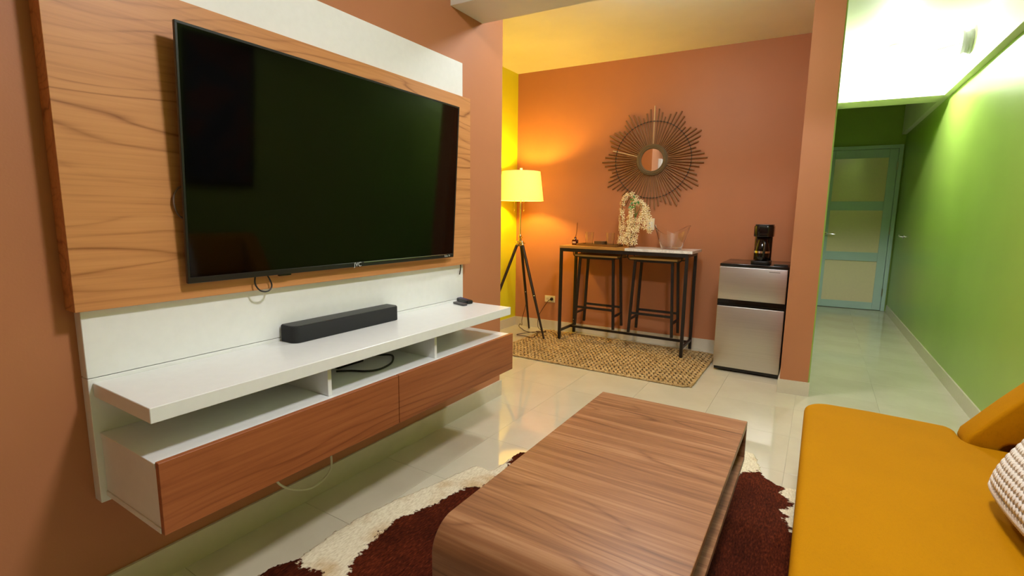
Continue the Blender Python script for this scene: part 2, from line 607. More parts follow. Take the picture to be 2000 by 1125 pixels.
# ================================================================== SETTING
CEIL = 2.735
Y0 = -1.9
def gx(y):            # green wall plane (slightly out of parallel)
    return 2.725 - (y - 3.977) * 0.0169
def by(x):            # back wall of the dining corner
    return 4.765 + (x + 1.086) * 0.0524
def dy_(x):           # wall with the door at the end of the hall
    return 8.37 + (x - 1.876) * 0.085

# floor: grout bed with separate polished tiles
fl = thing('floor', None, None, (0, 0, 0)); fl['kind'] = 'structure'
part('grout_bed', MB().box(-1.3, 3.0, Y0 - 0.2, 8.9, -0.05, -0.0025), M['grout'], fl)
TS = 0.479
tile_me = MB().box(-TS / 2 + 0.0006, TS / 2 - 0.0006, -TS / 2 + 0.0006, TS / 2 - 0.0006, -0.012, 0.0, 0.0005).mesh('tile')
tile_me.materials.append(M['tile'])
i = 0
for ix in range(-6, 3):
    for iy in range(-12, 11):
        x = 1.755 + (ix + 0.5) * TS; y = 3.62 + (iy + 0.5) * TS
        if y > 8.6 or x < -1.2: continue
        if x < -0.2 and y < 2.4: continue
        if y > 5.1 and x < 1.6: continue
        t = bpy.data.objects.new('tile', tile_me); C.objects.link(t); t.parent = fl; t.location = (x, y, 0)

def struct(name, mb, mat):
    return solo(name, mb, mat, kind='structure')

struct('wall_left', MB().box(-0.15, 0.0, Y0, 2.775, -0.02, CEIL + 0.02), M['terra'])
struct('wall_alcove_near', MB().box(-1.25, -0.15, 2.625, 2.775, -0.02, CEIL + 0.02), M['terra'])
struct('wall_alcove_left', MB().box(-1.25, -1.09, 2.775, by(-1.09) + 0.05, -0.02, CEIL + 0.02), M['yellow'])
struct('wall_back', MB().prism([(-1.25, by(-1.25)), (1.70, by(1.70)), (1.70, by(1.70) + 0.12), (-1.25, by(-1.25) + 0.12)], -0.02, CEIL + 0.02), M['terra'])
struct('wall_partition', MB().prism([(1.645, 3.945), (1.820, 3.963), (1.812, by(1.7) + 0.1), (1.645, by(1.645) - 0.001)], -0.02, CEIL + 0.02), M['terra'])
struct('wall_hall_left', MB().prism([(1.820, 3.968), (1.828, 3.970), (1.80, 8.5), (1.70, 8.5), (1.70, by(1.7) + 0.13), (1.813, by(1.7) + 0.13)], -0.02, CEIL + 0.02), M['green'])
struct('wall_right', MB().prism([(gx(Y0), Y0), (gx(8.6), 8.6), (gx(8.6) + 0.15, 8.6), (gx(Y0) + 0.15, Y0)], -0.02, CEIL + 0.02), M['green'])
struct('wall_near', MB().box(-0.15, 3.0, Y0 - 0.15, Y0, -0.02, CEIL + 0.02), M['terra'])
struct('wall_hall_end', MB().prism([(1.70, dy_(1.70)), (2.80, dy_(2.80)), (2.80, dy_(2.80) + 0.12), (1.70, dy_(1.70) + 0.12)], -0.02, CEIL + 0.02), M['green'])
struct('ceiling', MB().box(-1.3, 3.0, Y0 - 0.2, 8.9, CEIL, CEIL + 0.1), M['white_paint'])
# dropped beams
struct('beam_living', MB().prism([(0.0, 2.256), (gx(2.3), 2.39), (gx(2.6), 2.687), (0.0, 2.553)], 2.357, CEIL + 0.01), M['white_paint'])
struct('beam_hall_side', MB().prism([(gx(2.7) - 0.05, 2.68), (gx(8.55) - 0.05, 8.55), (gx(8.55) + 0.01, 8.55), (gx(2.7) + 0.01, 2.68)], 2.358, CEIL + 0.01), M['white_paint'])
struct('beam_hall_cross', MB().prism([(1.80, 5.92), (gx(6.0) - 0.045, 5.992), (gx(6.3) - 0.045, 6.312), (1.80, 6.24)], 2.358, CEIL + 0.01), M['white_paint'])

# skirting
BH = 0.100
struct('baseboard_left', MB().prism([(0.0, Y0), (0.011, Y0), (0.011, 2.786), (-0.15, 2.786), (-0.15, 2.775), (0.0, 2.775)], 0.0, 0.108), M['base_tile'])
struct('baseboard_alcove', MB().box(-1.09, -1.079, 2.775, by(-1.09) - 0.012, 0.0, BH), M['base_tile'])
struct('baseboard_back', MB().prism([(-1.09, by(-1.09) - 0.011), (1.645, by(1.645) - 0.011), (1.645, by(1.645)), (-1.09, by(-1.09))], 0.0, BH), M['base_tile'])
struct('baseboard_partition', MB().prism([(1.634, 3.933), (1.831, 3.953), (1.831, 3.975), (1.820, 3.963), (1.645, 3.945), (1.645, by(1.645) - 0.02), (1.634, by(1.634) - 0.02)], 0.0, BH), M['base_tile'])
struct('baseboard_right', MB().prism([(gx(Y0), Y0), (gx(8.3), 8.3), (gx(8.3) - 0.011, 8.3), (gx(Y0) - 0.011, Y0)], 0.0, BH), M['base_tile'])

# door at the end of the hall
RD = math.atan(0.085)
door = thing('door_1', None, None, (1.80, dy_(1.80), 0.0), RD); door['kind'] = 'structure'
# local x runs along the wall, -y faces the camera
DW0, DW1, DH = 0.0, 0.785, 2.175
part('door_frame', MB().box(DW1 + 0.004, DW1 + 0.05, -0.045, 0.0, 0, DH + 0.05, 0.003).box(DW0 - 0.05, DW0 - 0.004, -0.045, 0.0, 0, DH + 0.05, 0.003)
     .box(DW0 - 0.05, DW1 + 0.05, -0.047, 0.0, DH + 0.004, DH + 0.052, 0.003), M['aqua_paint'], door, True)
leaf = part('door_leaf', MB().box(DW0, DW0 + 0.085, -0.036, -0.004, 0.006, DH, 0.003).box(DW1 - 0.095, DW1, -0.036, -0.004, 0.006, DH, 0.003), M['aqua_paint'], door, True)
zs = [(0.006, 0.105), (0.675, 0.795), (1.367, 1.488), (2.065, DH)]
for a, b_ in zs:
    part('rail', MB().box(DW0 + 0.0855, DW1 - 0.0955, -0.035, -0.004, a, b_, 0.002), M['aqua_paint'], leaf, True)
for k in range(3):
    part('pane', MB().box(DW0 + 0.083, DW1 - 0.093, -0.024, -0.014, zs[k][1] - 0.002, zs[k + 1][0] + 0.002), M['pane'], leaf, True)
h = part('door_handle', MB().lathe([(0.026, -0.044), (0.026, -0.036)], (0.047, 0, 1.04), 20, 1).tube([(0.047, -0.044, 1.04), (0.047, -0.085, 1.04), (0.060, -0.090, 1.04), (0.165, -0.088, 1.036)], 0.009), M['chrome'], leaf, True)
for z in (0.26, 1.1, 1.95):
    part('hinge', MB().lathe([(0.008, z - 0.05), (0.008, z + 0.05)], (DW1 + 0.002, -0.044, 0), 10), M['hall_metal'], leaf, True)

# door stop / hook on the green wall
gk = thing('wall_door_hook', 'small nickel door catch on green hall wall beside the door', 'door catch', (gx(7.63), 7.63, 1.04))
part('plate', MB().lathe([(0.024, 0), (0.024, -0.008), (0.018, -0.012)], (0, 0, 0), 20, 0), M['hall_metal'], gk, True)
part('hook', MB().tube(spline([(-0.01, 0, 0), (-0.04, 0, 0.002), (-0.05, 0, 0.015), (-0.045, 0, 0.026)], 5), 0.007), M['hall_metal'], gk, True)

# ================================================================== LIGHT FIXTURES
def ceiling_light(name, label, loc, r, em):
    t = thing(name, label, 'ceiling light', loc)
    part('base_ring', MB().lathe([(r + 0.012, 0.0), (r + 0.012, -0.03), (r - 0.004, -0.034), (r - 0.004, -0.012), (0.0, -0.012)], (0, 0, 0), 40), M['white_ceramic'], t, True)
    part('diffuser', MB().lathe([(r - 0.006, -0.013), (r - 0.006, -0.036), (r * 0.92, -0.065), (r * 0.7, -0.088), (r * 0.4, -0.10), (0.0, -0.104)], (0, 0, 0), 40), em, t, True)
    return t
ceiling_light('ceiling_light', 'round flush white ceiling light above the dining corner', (0.93, 3.08, CEIL), 0.15, M['e_dining'])
ceiling_light('ceiling_light', 'round flush white ceiling light above the living room sofa', (1.85, 1.25, CEIL), 0.16, M['e_living'])

bx_ = gx(5.24) - 0.05
hl = thing('beam_fitting', 'grey-white two-tier round fitting on the hall side beam', 'wall fitting', (bx_, 5.24, 2.595))
part('base', MB().lathe([(0.0, 0.0), (0.088, 0.0), (0.090, -0.014), (0.078, -0.022), (0.074, -0.04), (0.084, -0.052), (0.086, -0.064), (0.04, -0.066), (0.0, -0.066)], (0, 0, 0), 32, 0), plain('grey_white_plastic', rgb(176, 182, 174), 0.5), hl, True)
part('pull_cord', MB().tube([(-0.066, -0.01, -0.01), (-0.085, -0.02, -0.012), (-0.20, -0.02, -0.035)], 0.003, 6), M['brass'], hl, True)
hb = thing('ceiling_bulb', 'bare glowing bulb in white holder on the hall ceiling', 'ceiling light', (2.22, 5.58, CEIL))
part('holder', MB().lathe([(0.0, 0.0), (0.055, 0.0), (0.052, -0.018), (0.026, -0.026), (0.024, -0.097), (0.0, -0.097)], (0, 0, 0), 24), M['white_ceramic'], hb, True)
part('bulb', MB().lathe([(0.0, -0.096), (0.014, -0.096), (0.018, -0.107), (0.031, -0.131), (0.034, -0.151), (0.028, -0.173), (0.014, -0.185), (0.0, -0.188)], (0, 0, 0), 20), M['e_hall'], hb, True)

# ================================================================== TV WALL UNIT
LQ = M['lacquer']
wp = thing('media_wall_panel', 'wide oak panel on tall white back board behind the television', 'wall panel', (0.0, 1.42, 0.37))
part('upper_board', MB().box(0.0, 0.045, 0.527, 2.303, 0.7565, 2.067, 0.0015), LQ, wp)
part('lower_board', MB().box(0.0, 0.045, 0.527, 2.303, 0.37, 0.7545, 0.0015), LQ, wp)
part('oak_panel', MB().box(0.0455, 0.072, 0.509, 2.338, 0.957, 1.881, 0.001), M['oak'], wp)
part('side_return', MB().box(0.001, 0.046, 0.509, 0.5262, 0.957, 1.881, 0.001), M['oak'], wp)
part('side_return', MB().box(0.001, 0.046, 2.3038, 2.338, 0.957, 1.881, 0.001), M['oak'], wp)

fs = thing('floating_shelf', 'long white floating shelf under the television', 'shelf', (0.22, 1.40, 0.70))
part('shelf_board', MB().box(0.0455, 0.396, 0.538, 2.273, 0.700, 0.742, 0.0015), LQ, fs)

fc = thing('floating_cabinet', 'white floating cabinet with two reddish wood drawer fronts', 'cabinet', (0.22, 1.41, 0.388))
part('top_board', MB().box(0.0455, 0.384, 0.541, 2.288, 0.572, 0.588, 0.001), LQ, fc)
part('bottom_board', MB().box(0.0455, 0.384, 0.541, 2.288, 0.388, 0.404, 0.001), LQ, fc)
part('side_panel', MB().box(0.0455, 0.384, 0.544, 0.560, 0.4045, 0.5715), LQ, fc)
part('side_panel', MB().box(0.0455, 0.384, 2.269, 2.285, 0.4045, 0.5715), LQ, fc)
part('back_panel', MB().box(0.0455, 0.055, 0.5605, 2.2685, 0.4045, 0.5715), LQ, fc)
for y in (1.113, 1.692):
    part('divider', MB().box(0.0455, 0.356, y - 0.008, y + 0.008, 0.5885, 0.6995, 0.0008), LQ, fc)
part('drawer_front', MB().box(0.3848, 0.403, 0.543, 1.4055, 0.389, 0.592, 0.001), M['oak_red'], fc)
part('drawer_front', MB().box(0.3848, 0.403, 1.4085, 2.288, 0.389, 0.592, 0.001), M['oak_red'], fc)

# television (tilted slightly forward at the top)
TW, TH = 1.352, 0.786
tv = thing('television', 'large black flat television on the oak wall panel', 'television', (0.105, 1.464, 1.010))
tv.rotation_euler = (0, math.radians(3.3), 0)
# local: x out of the wall (0 = glass), y along the wall, z up from the bottom edge
part('back_housing', MB().box(-0.028, -0.006, -TW / 2 + 0.1, TW / 2 - 0.1, 0.10, 0.52, 0.006), M['black_plastic'], tv, True)
part('bezel', MB().box(-0.012, 0.0, -TW / 2, TW / 2, 0.0, 0.0195, 0.001).box(-0.012, 0.0, -TW / 2, TW / 2, TH - 0.008, TH, 0.001)
     .box(-0.012, 0.0, -TW / 2, -TW / 2 + 0.008, 0.018, TH - 0.007, 0.001).box(-0.012, 0.0, TW / 2 - 0.008, TW / 2, 0.018, TH - 0.007, 0.001), M['black_plastic'], tv, True)
part('screen', MB().box(-0.011, -0.001, -TW / 2 + 0.0082, TW / 2 - 0.0082, 0.0197, TH - 0.0082), M['screen'], tv, True)
part('bottom_trim', MB().box(0.0, 0.0012, 0.045, TW / 2 - 0.06, 0.0165, 0.0185), M['chrome'], tv, True)
M['letter'] = plain('silver_lettering', rgb(196, 200, 196), 0.35)
def lettering(s, size, parent, loc, rot):
    me = text_mesh(s, size)
    o = part('lettering', me, M['letter'], parent)
    o.location = loc; o.rotation_euler = rot
    return o
RY = (math.radians(90), 0, math.radians(90))
lettering('JVC', 0.026, tv, (0.0008, 0.01, 0.0095), RY)
lettering('Roku TV', 0.013, tv, (0.0008, TW / 2 - 0.055, 0.0095), RY)
part('logo_light', MB().box(-0.012, -0.001, -0.36, -0.31, -0.006, 0.001, 0.001), M['black_gloss'], tv, True)

part('wall_mount', MB().box(-0.050, -0.027, -0.22, 0.22, 0.36, 0.50, 0.003), M['black_steel'], tv, True)

# cables around the television
solo('television_cable', MB().tube(spline([(0.085, 1.025, 1.02), (0.088, 1.018, 0.985), (0.092, 1.035, 0.957), (0.092, 1.066, 0.953), (0.088, 1.082, 0.975), (0.082, 1.065, 1.02)], 6), 0.0028, 8), M['cable_black'], 'thin black cable loop hanging below the television', 'cable')
solo('side_cable', MB().tube(spline([(0.078, 0.83, 1.325), (0.080, 0.792, 1.31), (0.082, 0.776, 1.27), (0.080, 0.79, 1.225), (0.078, 0.83, 1.21)], 6), 0.003, 8), plain('grey_cable', rgb(110, 88, 76), 0.5), 'grey cable loop poking out left of the television', 'cable')
solo('cable_end', MB().tube(spline([(0.047, 2.278, 0.955), (0.052, 2.272, 0.935), (0.056, 2.262, 0.915), (0.055, 2.258, 0.898)], 5), 0.003, 8), M['cable_black'], 'short black cable end below right corner of oak panel', 'cable')

# soundbar
sb = thing('soundbar', 'dark grey soundbar on the white shelf under the television', 'soundbar', (0.095, 1.41, 0.742))
part('grille', MB().prism(rrect(0.052, 0.138, 1.13, 1.69, [0.006, 0.03, 0.03, 0.006], 6), 0.7425, 0.807, 2, 0.002, 2), M['black_fabric'], sb)
part('top_plate', MB().prism(rrect(0.054, 0.136, 1.132, 1.688, [0.006, 0.03, 0.03, 0.006], 6), 0.8072, 0.8095), plain('soundbar_top', rgb(42, 44, 43), 0.5), sb)

# remotes
def remote(name, label, loc, rot, w, l, t, mat, key):
    r = thing(name, label, 'remote control', loc, rot)
    part('body', MB().prism(rrect(-l / 2, l / 2, -w / 2, w / 2, w * 0.3, 5), 0.0, t, 2, t * 0.3, 2), mat, r, True)
    for k in range(4):
        part('button', MB().box(-l * 0.35 + k * l * 0.18, -l * 0.35 + k * l * 0.18 + 0.007, -w * 0.25, w * 0.25, t, t + 0.0012, 0.0004), key, r, True)
    return r
KP = plain('purple_buttons', rgb(64, 50, 130), 0.5); KG = plain('grey_buttons', rgb(96, 92, 96), 0.5)
remote('remote_control', 'slim grey remote lying nearest the shelf front edge', (0.125, 2.172, 0.7425), math.radians(-18), 0.034, 0.105, 0.010, plain('grey_remote_plastic', rgb(74, 70, 76), 0.4), KG)
remote('remote_control', 'black remote with purple buttons lying by the white back board', (0.098, 2.245, 0.7425), math.radians(-22), 0.040, 0.14, 0.020, M['black_plastic'], KP)

# black box added for the dark shade, and cable in the open compartment
mbx = thing('shade_filler_box', 'small black box added as shade in the open middle compartment', 'shade filler', (0.13, 1.36, 0.588))
part('case', MB().box(0.060, 0.130, 1.33, 1.47, 0.5885, 0.618, 0.004), M['black_gloss'], mbx)
part('badge', MB().box(0.130, 0.1306, 1.39, 1.41, 0.602, 0.606), M['letter'], mbx)
solo('power_cable', MB().tube(spline([(0.155, 1.30, 0.5935), (0.20, 1.34, 0.5935), (0.255, 1.37, 0.5935), (0.280, 1.42, 0.5935), (0.262, 1.50, 0.5935), (0.215, 1.563, 0.5935), (0.165, 1.60, 0.5935), (0.12, 1.57, 0.5935), (0.07, 1.52, 0.5935)], 8), 0.0042, 8), M['cable_black'], 'black cable coiled in the open middle compartment', 'cable')
solo('white_cable', MB().tube(spline([(0.10, 1.02, 0.385), (0.10, 1.02, 0.30), (0.10, 1.06, 0.19), (0.10, 1.16, 0.118), (0.10, 1.24, 0.112), (0.10, 1.292, 0.145), (0.10, 1.300, 0.20), (0.10, 1.285, 0.25), (0.09, 1.26, 0.385)], 8), 0.0045, 8), M['cable_white'], 'white cable sagging below the wooden drawers', 'cable')

# ================================================================== COFFEE TABLE
ct = thing('coffee_table', 'walnut veneer coffee table with one curved waterfall end', 'coffee table', (1.30, 1.55, 0.004))
X0, X1 = 0.975, 1.615
YF, YN, ZT = 2.198, 0.945, 0.400
Rr = 0.085; TT = 0.024
outer = [(YF, ZT)]; inner = []
for k in range(11):
    a = math.pi / 2 + k / 10 * math.pi / 2
    outer.append((YN + Rr + Rr * math.cos(a), ZT - Rr + Rr * math.sin(a)))
for k in range(10, -1, -1):
    a = math.pi / 2 + k / 10 * math.pi / 2
    inner.append((YN + Rr + (Rr - TT) * math.cos(a), ZT - Rr + (Rr - TT) * math.sin(a)))
prof = outer + [(YN, 0.0075), (YN + TT, 0.0075)] + inner + [(YF, ZT - TT)]
part('bent_top', MB().prism(prof, X0, X1, 0, 0.0015, 1), M['walnut'], ct)
part('far_end_panel', MB().box(X0, X1, YF - TT, YF, 0.250, ZT - TT - 0.0005, 0.001), M['walnut'], ct)
part('lower_shelf', MB().box(X0, X1, YN + TT + 0.0005, YF, 0.226, 0.2495, 0.001), M['walnut'], ct)
for x in (X0 + 0.12, X1 - 0.16):
    part('leg', MB().box(x, x + 0.03, YF - 0.30, YF - 0.16, 0.0075, 0.2258, 0.002), M['walnut'], ct)

# ================================================================== COW HIDE RUG
OUT = [(0.261, 0.853), (0.262, 0.90), (0.283, 0.951), (0.305, 0.995), (0.295, 1.016), (0.298, 1.056), (0.285, 1.164), (0.295, 1.289), (0.322, 1.452),
       (0.351, 1.524), (0.394, 1.681), (0.419, 1.787), (0.442, 1.879), (0.487, 1.888), (0.525, 1.872), (0.545, 1.93), (0.548, 2.03), (0.552, 2.10), (0.556, 2.125), (0.60, 2.155),
       (0.72, 2.16), (0.85, 2.24), (1.0, 2.36), (1.18, 2.44), (1.34, 2.52), (1.46, 2.66), (1.52, 2.79), (1.557, 2.807), (1.60, 2.793), (1.628, 2.731), (1.64, 2.682), (1.672, 2.559),
       (1.728, 2.512), (1.766, 2.506), (1.813, 2.515), (1.90, 2.47), (1.97, 2.33), (1.99, 2.1), (1.95, 1.8), (1.97, 1.5), (1.98, 1.2), (1.9, 0.9), (1.72, 0.72), (1.5, 0.62),
       (1.25, 0.55), (1.0, 0.56), (0.75, 0.5), (0.5, 0.52), (0.33, 0.62), (0.28, 0.74)]
BR = [(0.60, 0.80), (0.528, 1.024), (0.475, 1.084), (0.454, 1.214), (0.434, 1.34), (0.483, 1.496), (0.526, 1.698), (0.583, 1.735), (0.60, 1.90), (0.552, 2.045), (0.545, 2.09), (0.54, 2.13), (0.575, 2.18),
      (0.70, 2.10), (0.9, 2.15), (1.1, 2.25), (1.3, 2.36), (1.45, 2.46), (1.563, 2.505), (1.604, 2.567), (1.629, 2.583), (1.661, 2.60), (1.728, 2.56), (1.772, 2.53), (1.758, 2.438), (1.784, 2.399), (1.812, 2.368), (1.784, 2.301),
      (1.758, 2.285), (1.78, 2.262), (1.802, 2.255), (1.785, 2.227), (1.795, 2.184), (1.815, 2.184), (1.806, 2.143), (1.83, 2.11), (1.86, 1.9), (1.82, 1.6), (1.85, 1.3), (1.75, 1.0), (1.5, 0.78), (1.2, 0.72), (0.9, 0.74)]
BP = [(0.255, 0.86), (0.258, 0.905), (0.28, 0.955), (0.30, 1.0), (0.325, 0.972), (0.36, 0.965), (0.39, 0.974), (0.439, 0.991), (0.455, 0.975), (0.44, 0.93), (0.38, 0.88), (0.33, 0.86)]
def sdf(P, poly):
    P = np.asarray(P); poly = np.asarray(poly)
    d = np.full(len(P), 1e9); s = np.ones(len(P))
    n = len(poly)
    for a in range(n):
        v0 = poly[a]; v1 = poly[a - 1]
        e = v1 - v0; w = P - v0
        t = np.clip((w @ e) / (e @ e), 0, 1)[:, None]
        b_ = w - e * t
        d = np.minimum(d, (b_ ** 2).sum(1))
        c1 = P[:, 1] >= v0[1]; c2 = P[:, 1] < v1[1]; c3 = e[0] * w[:, 1] > e[1] * w[:, 0]
        s = np.where((c1 & c2 & c3) | (~c1 & ~c2 & ~c3), -s, s)
    return -s * np.sqrt(d)          # positive inside
def make_hide():
    g = 0.0065
    xs = np.arange(0.2, 2.06, g); ys = np.arange(0.44, 2.88, g)
    nx, ny = len(xs), len(ys)
    X, Y = np.meshgrid(xs, ys, indexing='ij')
    P = np.stack([X.ravel(), Y.ravel()], 1)
    rng = np.random.default_rng(3)
    jag = np.convolve(rng.normal(0, 1, nx * ny), np.ones(3) / 3, 'same')
    so = sdf(P, OUT) + 0.004 * jag
    sb_ = np.maximum(sdf(P, BR), sdf(P, BP))
    keep_v = so > 0
    ii, jj = np.meshgrid(np.arange(nx - 1), np.arange(ny - 1), indexing='ij')
    q = np.stack([ii * ny + jj, (ii + 1) * ny + jj, (ii + 1) * ny + jj + 1, ii * ny + jj + 1], -1).reshape(-1, 4)
    kq = keep_v[q].sum(1) >= 3
    q = q[kq]
    used = np.unique(q)
    remap = -np.ones(nx * ny, int); remap[used] = np.arange(len(used))
    q = remap[q]
    Pz = 0.0035 + 0.0012 * np.sin(P[:, 0] * 17 + 3 * np.sin(P[:, 1] * 5)) + 0.0012 * np.sin(P[:, 1] * 13 + P[:, 0] * 7)
    Pz = np.where(so < 0.012, np.minimum(Pz, 0.0015 + np.clip(so, 0, 1) * 0.2), Pz)
    V = np.column_stack([P + rng.normal(0, 0.0012, P.shape), Pz])[used]
    base = np.array([1.1, 1.6, 0.0])
    V = V - base
    me = bpy.data.meshes.new('cow_hide_rug')
    nv, nq = len(V), len(q)
    # underside closes the skin
    V2 = V.copy(); V2[:, 2] = 0.0005
    allV = np.vstack([V, V2])
    edges = {}
    for a, b_ in ((0, 1), (1, 2), (2, 3), (3, 0)):
        pass
    e = np.vstack([q[:, [0, 1]], q[:, [1, 2]], q[:, [2, 3]], q[:, [3, 0]]])
    key = np.sort(e, 1); k1 = key[:, 0] * (nv + 1) + key[:, 1]
    u, inv, cnt = np.unique(k1, return_inverse=True, return_counts=True)
    be = e[cnt[inv] == 1]
    side = np.column_stack([be[:, 1], be[:, 0], be[:, 0] + nv, be[:, 1] + nv])
    F = np.vstack([q, side])
    me.from_pydata(allV.tolist(), [], F.tolist())
    at = me.attributes.new('patch', 'FLOAT', 'POINT')
    vals = sb_[used].astype(np.float32)
    at.data.foreach_set('value', np.concatenate([vals, vals]))
    me.polygons.foreach_set('use_smooth', [True] * len(me.polygons))
    me.materials.append(M['hide'])
    o = bpy.data.objects.new('cow_hide_rug', me); C.objects.link(o); o.location = base
    tag(o, 'brown and white cow hide rug under the walnut coffee table', 'rug')
make_hide()

# ================================================================== SOFA
sf = thing('sofa', 'mustard yellow upholstered sofa with low curved back', 'sofa', (2.2, 1.5, 0.0))
SX0, SX1, SY0, SY1 = 1.812, 2.56, 0.42, 2.575
seat = []
r = 0.10
for k in range(9):   # far front corner
    a = math.pi - k / 8 * math.pi / 2
    seat.append((SX0 + r + r * math.cos(a), SY1 - r + r * math.sin(a)))
seat += [(2.05, SY1 + 0.004), (2.24, SY1 - 0.008), (2.300, SY1 - 0.014), (2.322, SY1 - 0.028), (2.332, SY1 - 0.055), (2.334, SY1 - 0.10), (2.338, SY1 - 0.145), (2.350, SY1 - 0.172), (2.378, SY1 - 0.186), (SX1, SY1 - 0.190)]
seat += [(SX1, SY0)]
for k in range(9):
    a = -math.pi / 2 - k / 8 * math.pi / 2
    seat.append((SX0 + r + r * math.cos(a), SY0 + r + r * math.sin(a)))
part('seat', MB().prism(seat, 0.285, 0.420, 2, 0.024, 4), M['mustard'], sf)
part('seat_base', MB().box(1.87, 2.54, 0.50, 2.36, 0.235, 0.2845, 0.006), M['legwood'], sf)
# curved end wing rising out of the notch
lowarch = [(2.470 + 0.038 * math.cos(a), 0.392 + 0.046 * math.sin(a)) for a in [math.pi * k / 8 for k in range(9)]]
wing = [(2.332, 0.40), (2.340, 0.436), (2.366, 0.472), (2.400, 0.520), (2.44, 0.575), (2.484, 0.632), (2.53, 0.69), (2.575, 0.74), (2.62, 0.765), (2.67, 0.766), (2.70, 0.74),
        (2.69, 0.62), (2.66, 0.50), (2.63, 0.40), (2.60, 0.36), (2.508, 0.36)] + lowarch + [(2.432, 0.38), (2.36, 0.372)]
part('back_wing', MB().prism(wing, 2.394, 2.53, 1, 0.014, 3), M['mustard'], sf)
part('wing_lining', MB().box(2.415, 2.53, 2.462, 2.50, 0.365, 0.470, 0.002), M['mustard'], sf)
back = [(2.566, 0.36), (2.575, 0.74), (2.605, 0.765), (2.66, 0.768), (2.70, 0.745), (2.685, 0.60), (2.66, 0.48), (2.63, 0.36)]
back = [(2.505, 0.46), (2.535, 0.60), (2.580, 0.745), (2.615, 0.768), (2.665, 0.768), (2.70, 0.742), (2.675, 0.60), (2.640, 0.46), (2.62, 0.36), (2.565, 0.36), (2.562, 0.45)]
part('backrest', MB().prism(back, 0.42, 2.3935, 1, 0.012, 3), M['mustard'], sf)
for x, y in ((1.90, 0.56), (1.90, 2.28), (2.46, 0.56), (2.46, 2.28)):
    part('leg', MB().lathe([(0.014, 0.0055), (0.024, 0.2345)], (x, y, 0), 14), M['legwood'], sf)

# knitted cushion leaning on the backrest
cu = thing('knitted_cushion', 'cream chunky knit cushion leaning on the sofa back', 'cushion', (2.40, 1.72, 0.42))
cu_rot = Matrix.Rotation(math.radians(-6), 3, 'Z') @ Matrix.Rotation(math.radians(-52), 3, 'Y')
# local frame: u along y, v up the cushion, thickness along n
def cush_pt(u, v, side, lift=0.0, S=0.192, T=0.072):
    t = T * (max(0, 1 - abs(u) ** 3.2) ** 0.55) * (max(0, 1 - abs(v) ** 3.2) ** 0.55) + lift
    pin = 1 - 0.05 * (abs(u) * abs(v)) ** 2
    return Vector((side * -t, u * S * pin, v * S * pin))
cc = Vector((2.405, 1.715, 0.628))
def cush_world(p):
    q = Matrix.Rotation(math.radians(31), 3, 'Y') @ p
    q = Matrix.Rotation(math.radians(4), 3, 'Z') @ q
    return cc + q
mbc = MB()
n = 22
for side in (1, -1):
    vs = []; fs_ = []
    for a in range(n + 1):
        for b_ in range(n + 1):
            vs.append(cush_world(cush_pt(-1 + 2 * a / n, -1 + 2 * b_ / n, side)))
    for a in range(n):
        for b_ in range(n):
            fs_.append((a * (n + 1) + b_, (a + 1) * (n + 1) + b_, (a + 1) * (n + 1) + b_ + 1, a * (n + 1) + b_ + 1))
    mbc.add(vs, fs_, True)
part('cover', mbc, M['knit'], cu)
mbs = MB()
nu, nv = 23, 19
for side in (1,):
    for a in range(nu):
        for b_ in range(nv):
            for hs in (-1, 1):
                u = -0.97 + 1.94 * (a + 0.5 + 0.22 * hs) / nu; v = -0.97 + 1.94 * (b_ + 0.5) / nv
                p0 = cush_pt(u, v, side, 0.002)
                p = cush_world(p0)
                pu = (cush_world(cush_pt(u + 0.02, v, side, 0.002)) - p).normalized()
                pv = (cush_world(cush_pt(u, v + 0.02, side, 0.002)) - p).normalized()
                nn = pu.cross(pv).normalized()
                pv = nn.cross(pu)
                ax = (pv + pu * 0.55 * hs).normalized(); bx2 = nn.cross(ax)
                mbs.ell(p, (0.0046, 0.0050, 0.0118), Matrix((bx2, nn, ax)).transposed(), 6, 4)
# thick folded border along the lower and far edges
for edge in (0, 1):
    for k in range(46):
        t = -0.98 + 1.96 * (k + 0.5) / 46
        for row in range(3):
            o_ = 1.0 - 0.03 * row
            p0 = cush_pt(t, -o_, 1, 0.006) if edge == 0 else cush_pt(o_, t, 1, 0.006)
            p = cush_world(p0 + Vector((0.0, 0, 0)))
            mbs.ell(p, (0.0052, 0.0052, 0.0068), None, 6, 4)
part('knit_stitches', mbs, M['knit'], cu, kind='stuff')

# framed picture on the green wall above the sofa (seen only as a reflection in the screen)
fp = thing('framed_picture', 'dark abstract canvas in black frame above the sofa', 'picture', (gx(2.3) - 0.0, 2.3, 1.16))
def gp(y, d): return gx(y) - d
part('frame', MB().prism([(2.02, 1.16), (2.58, 1.16), (2.58, 2.30), (2.02, 2.30)], gx(2.3) - 0.035, gx(2.3) - 0.008, 0, 0.003, 1), M['black_plastic'], fp)
part('canvas', MB().box(gx(2.3) - 0.037, gx(2.3) - 0.0352, 2.05, 2.55, 1.19, 2.27), M['art'], fp)

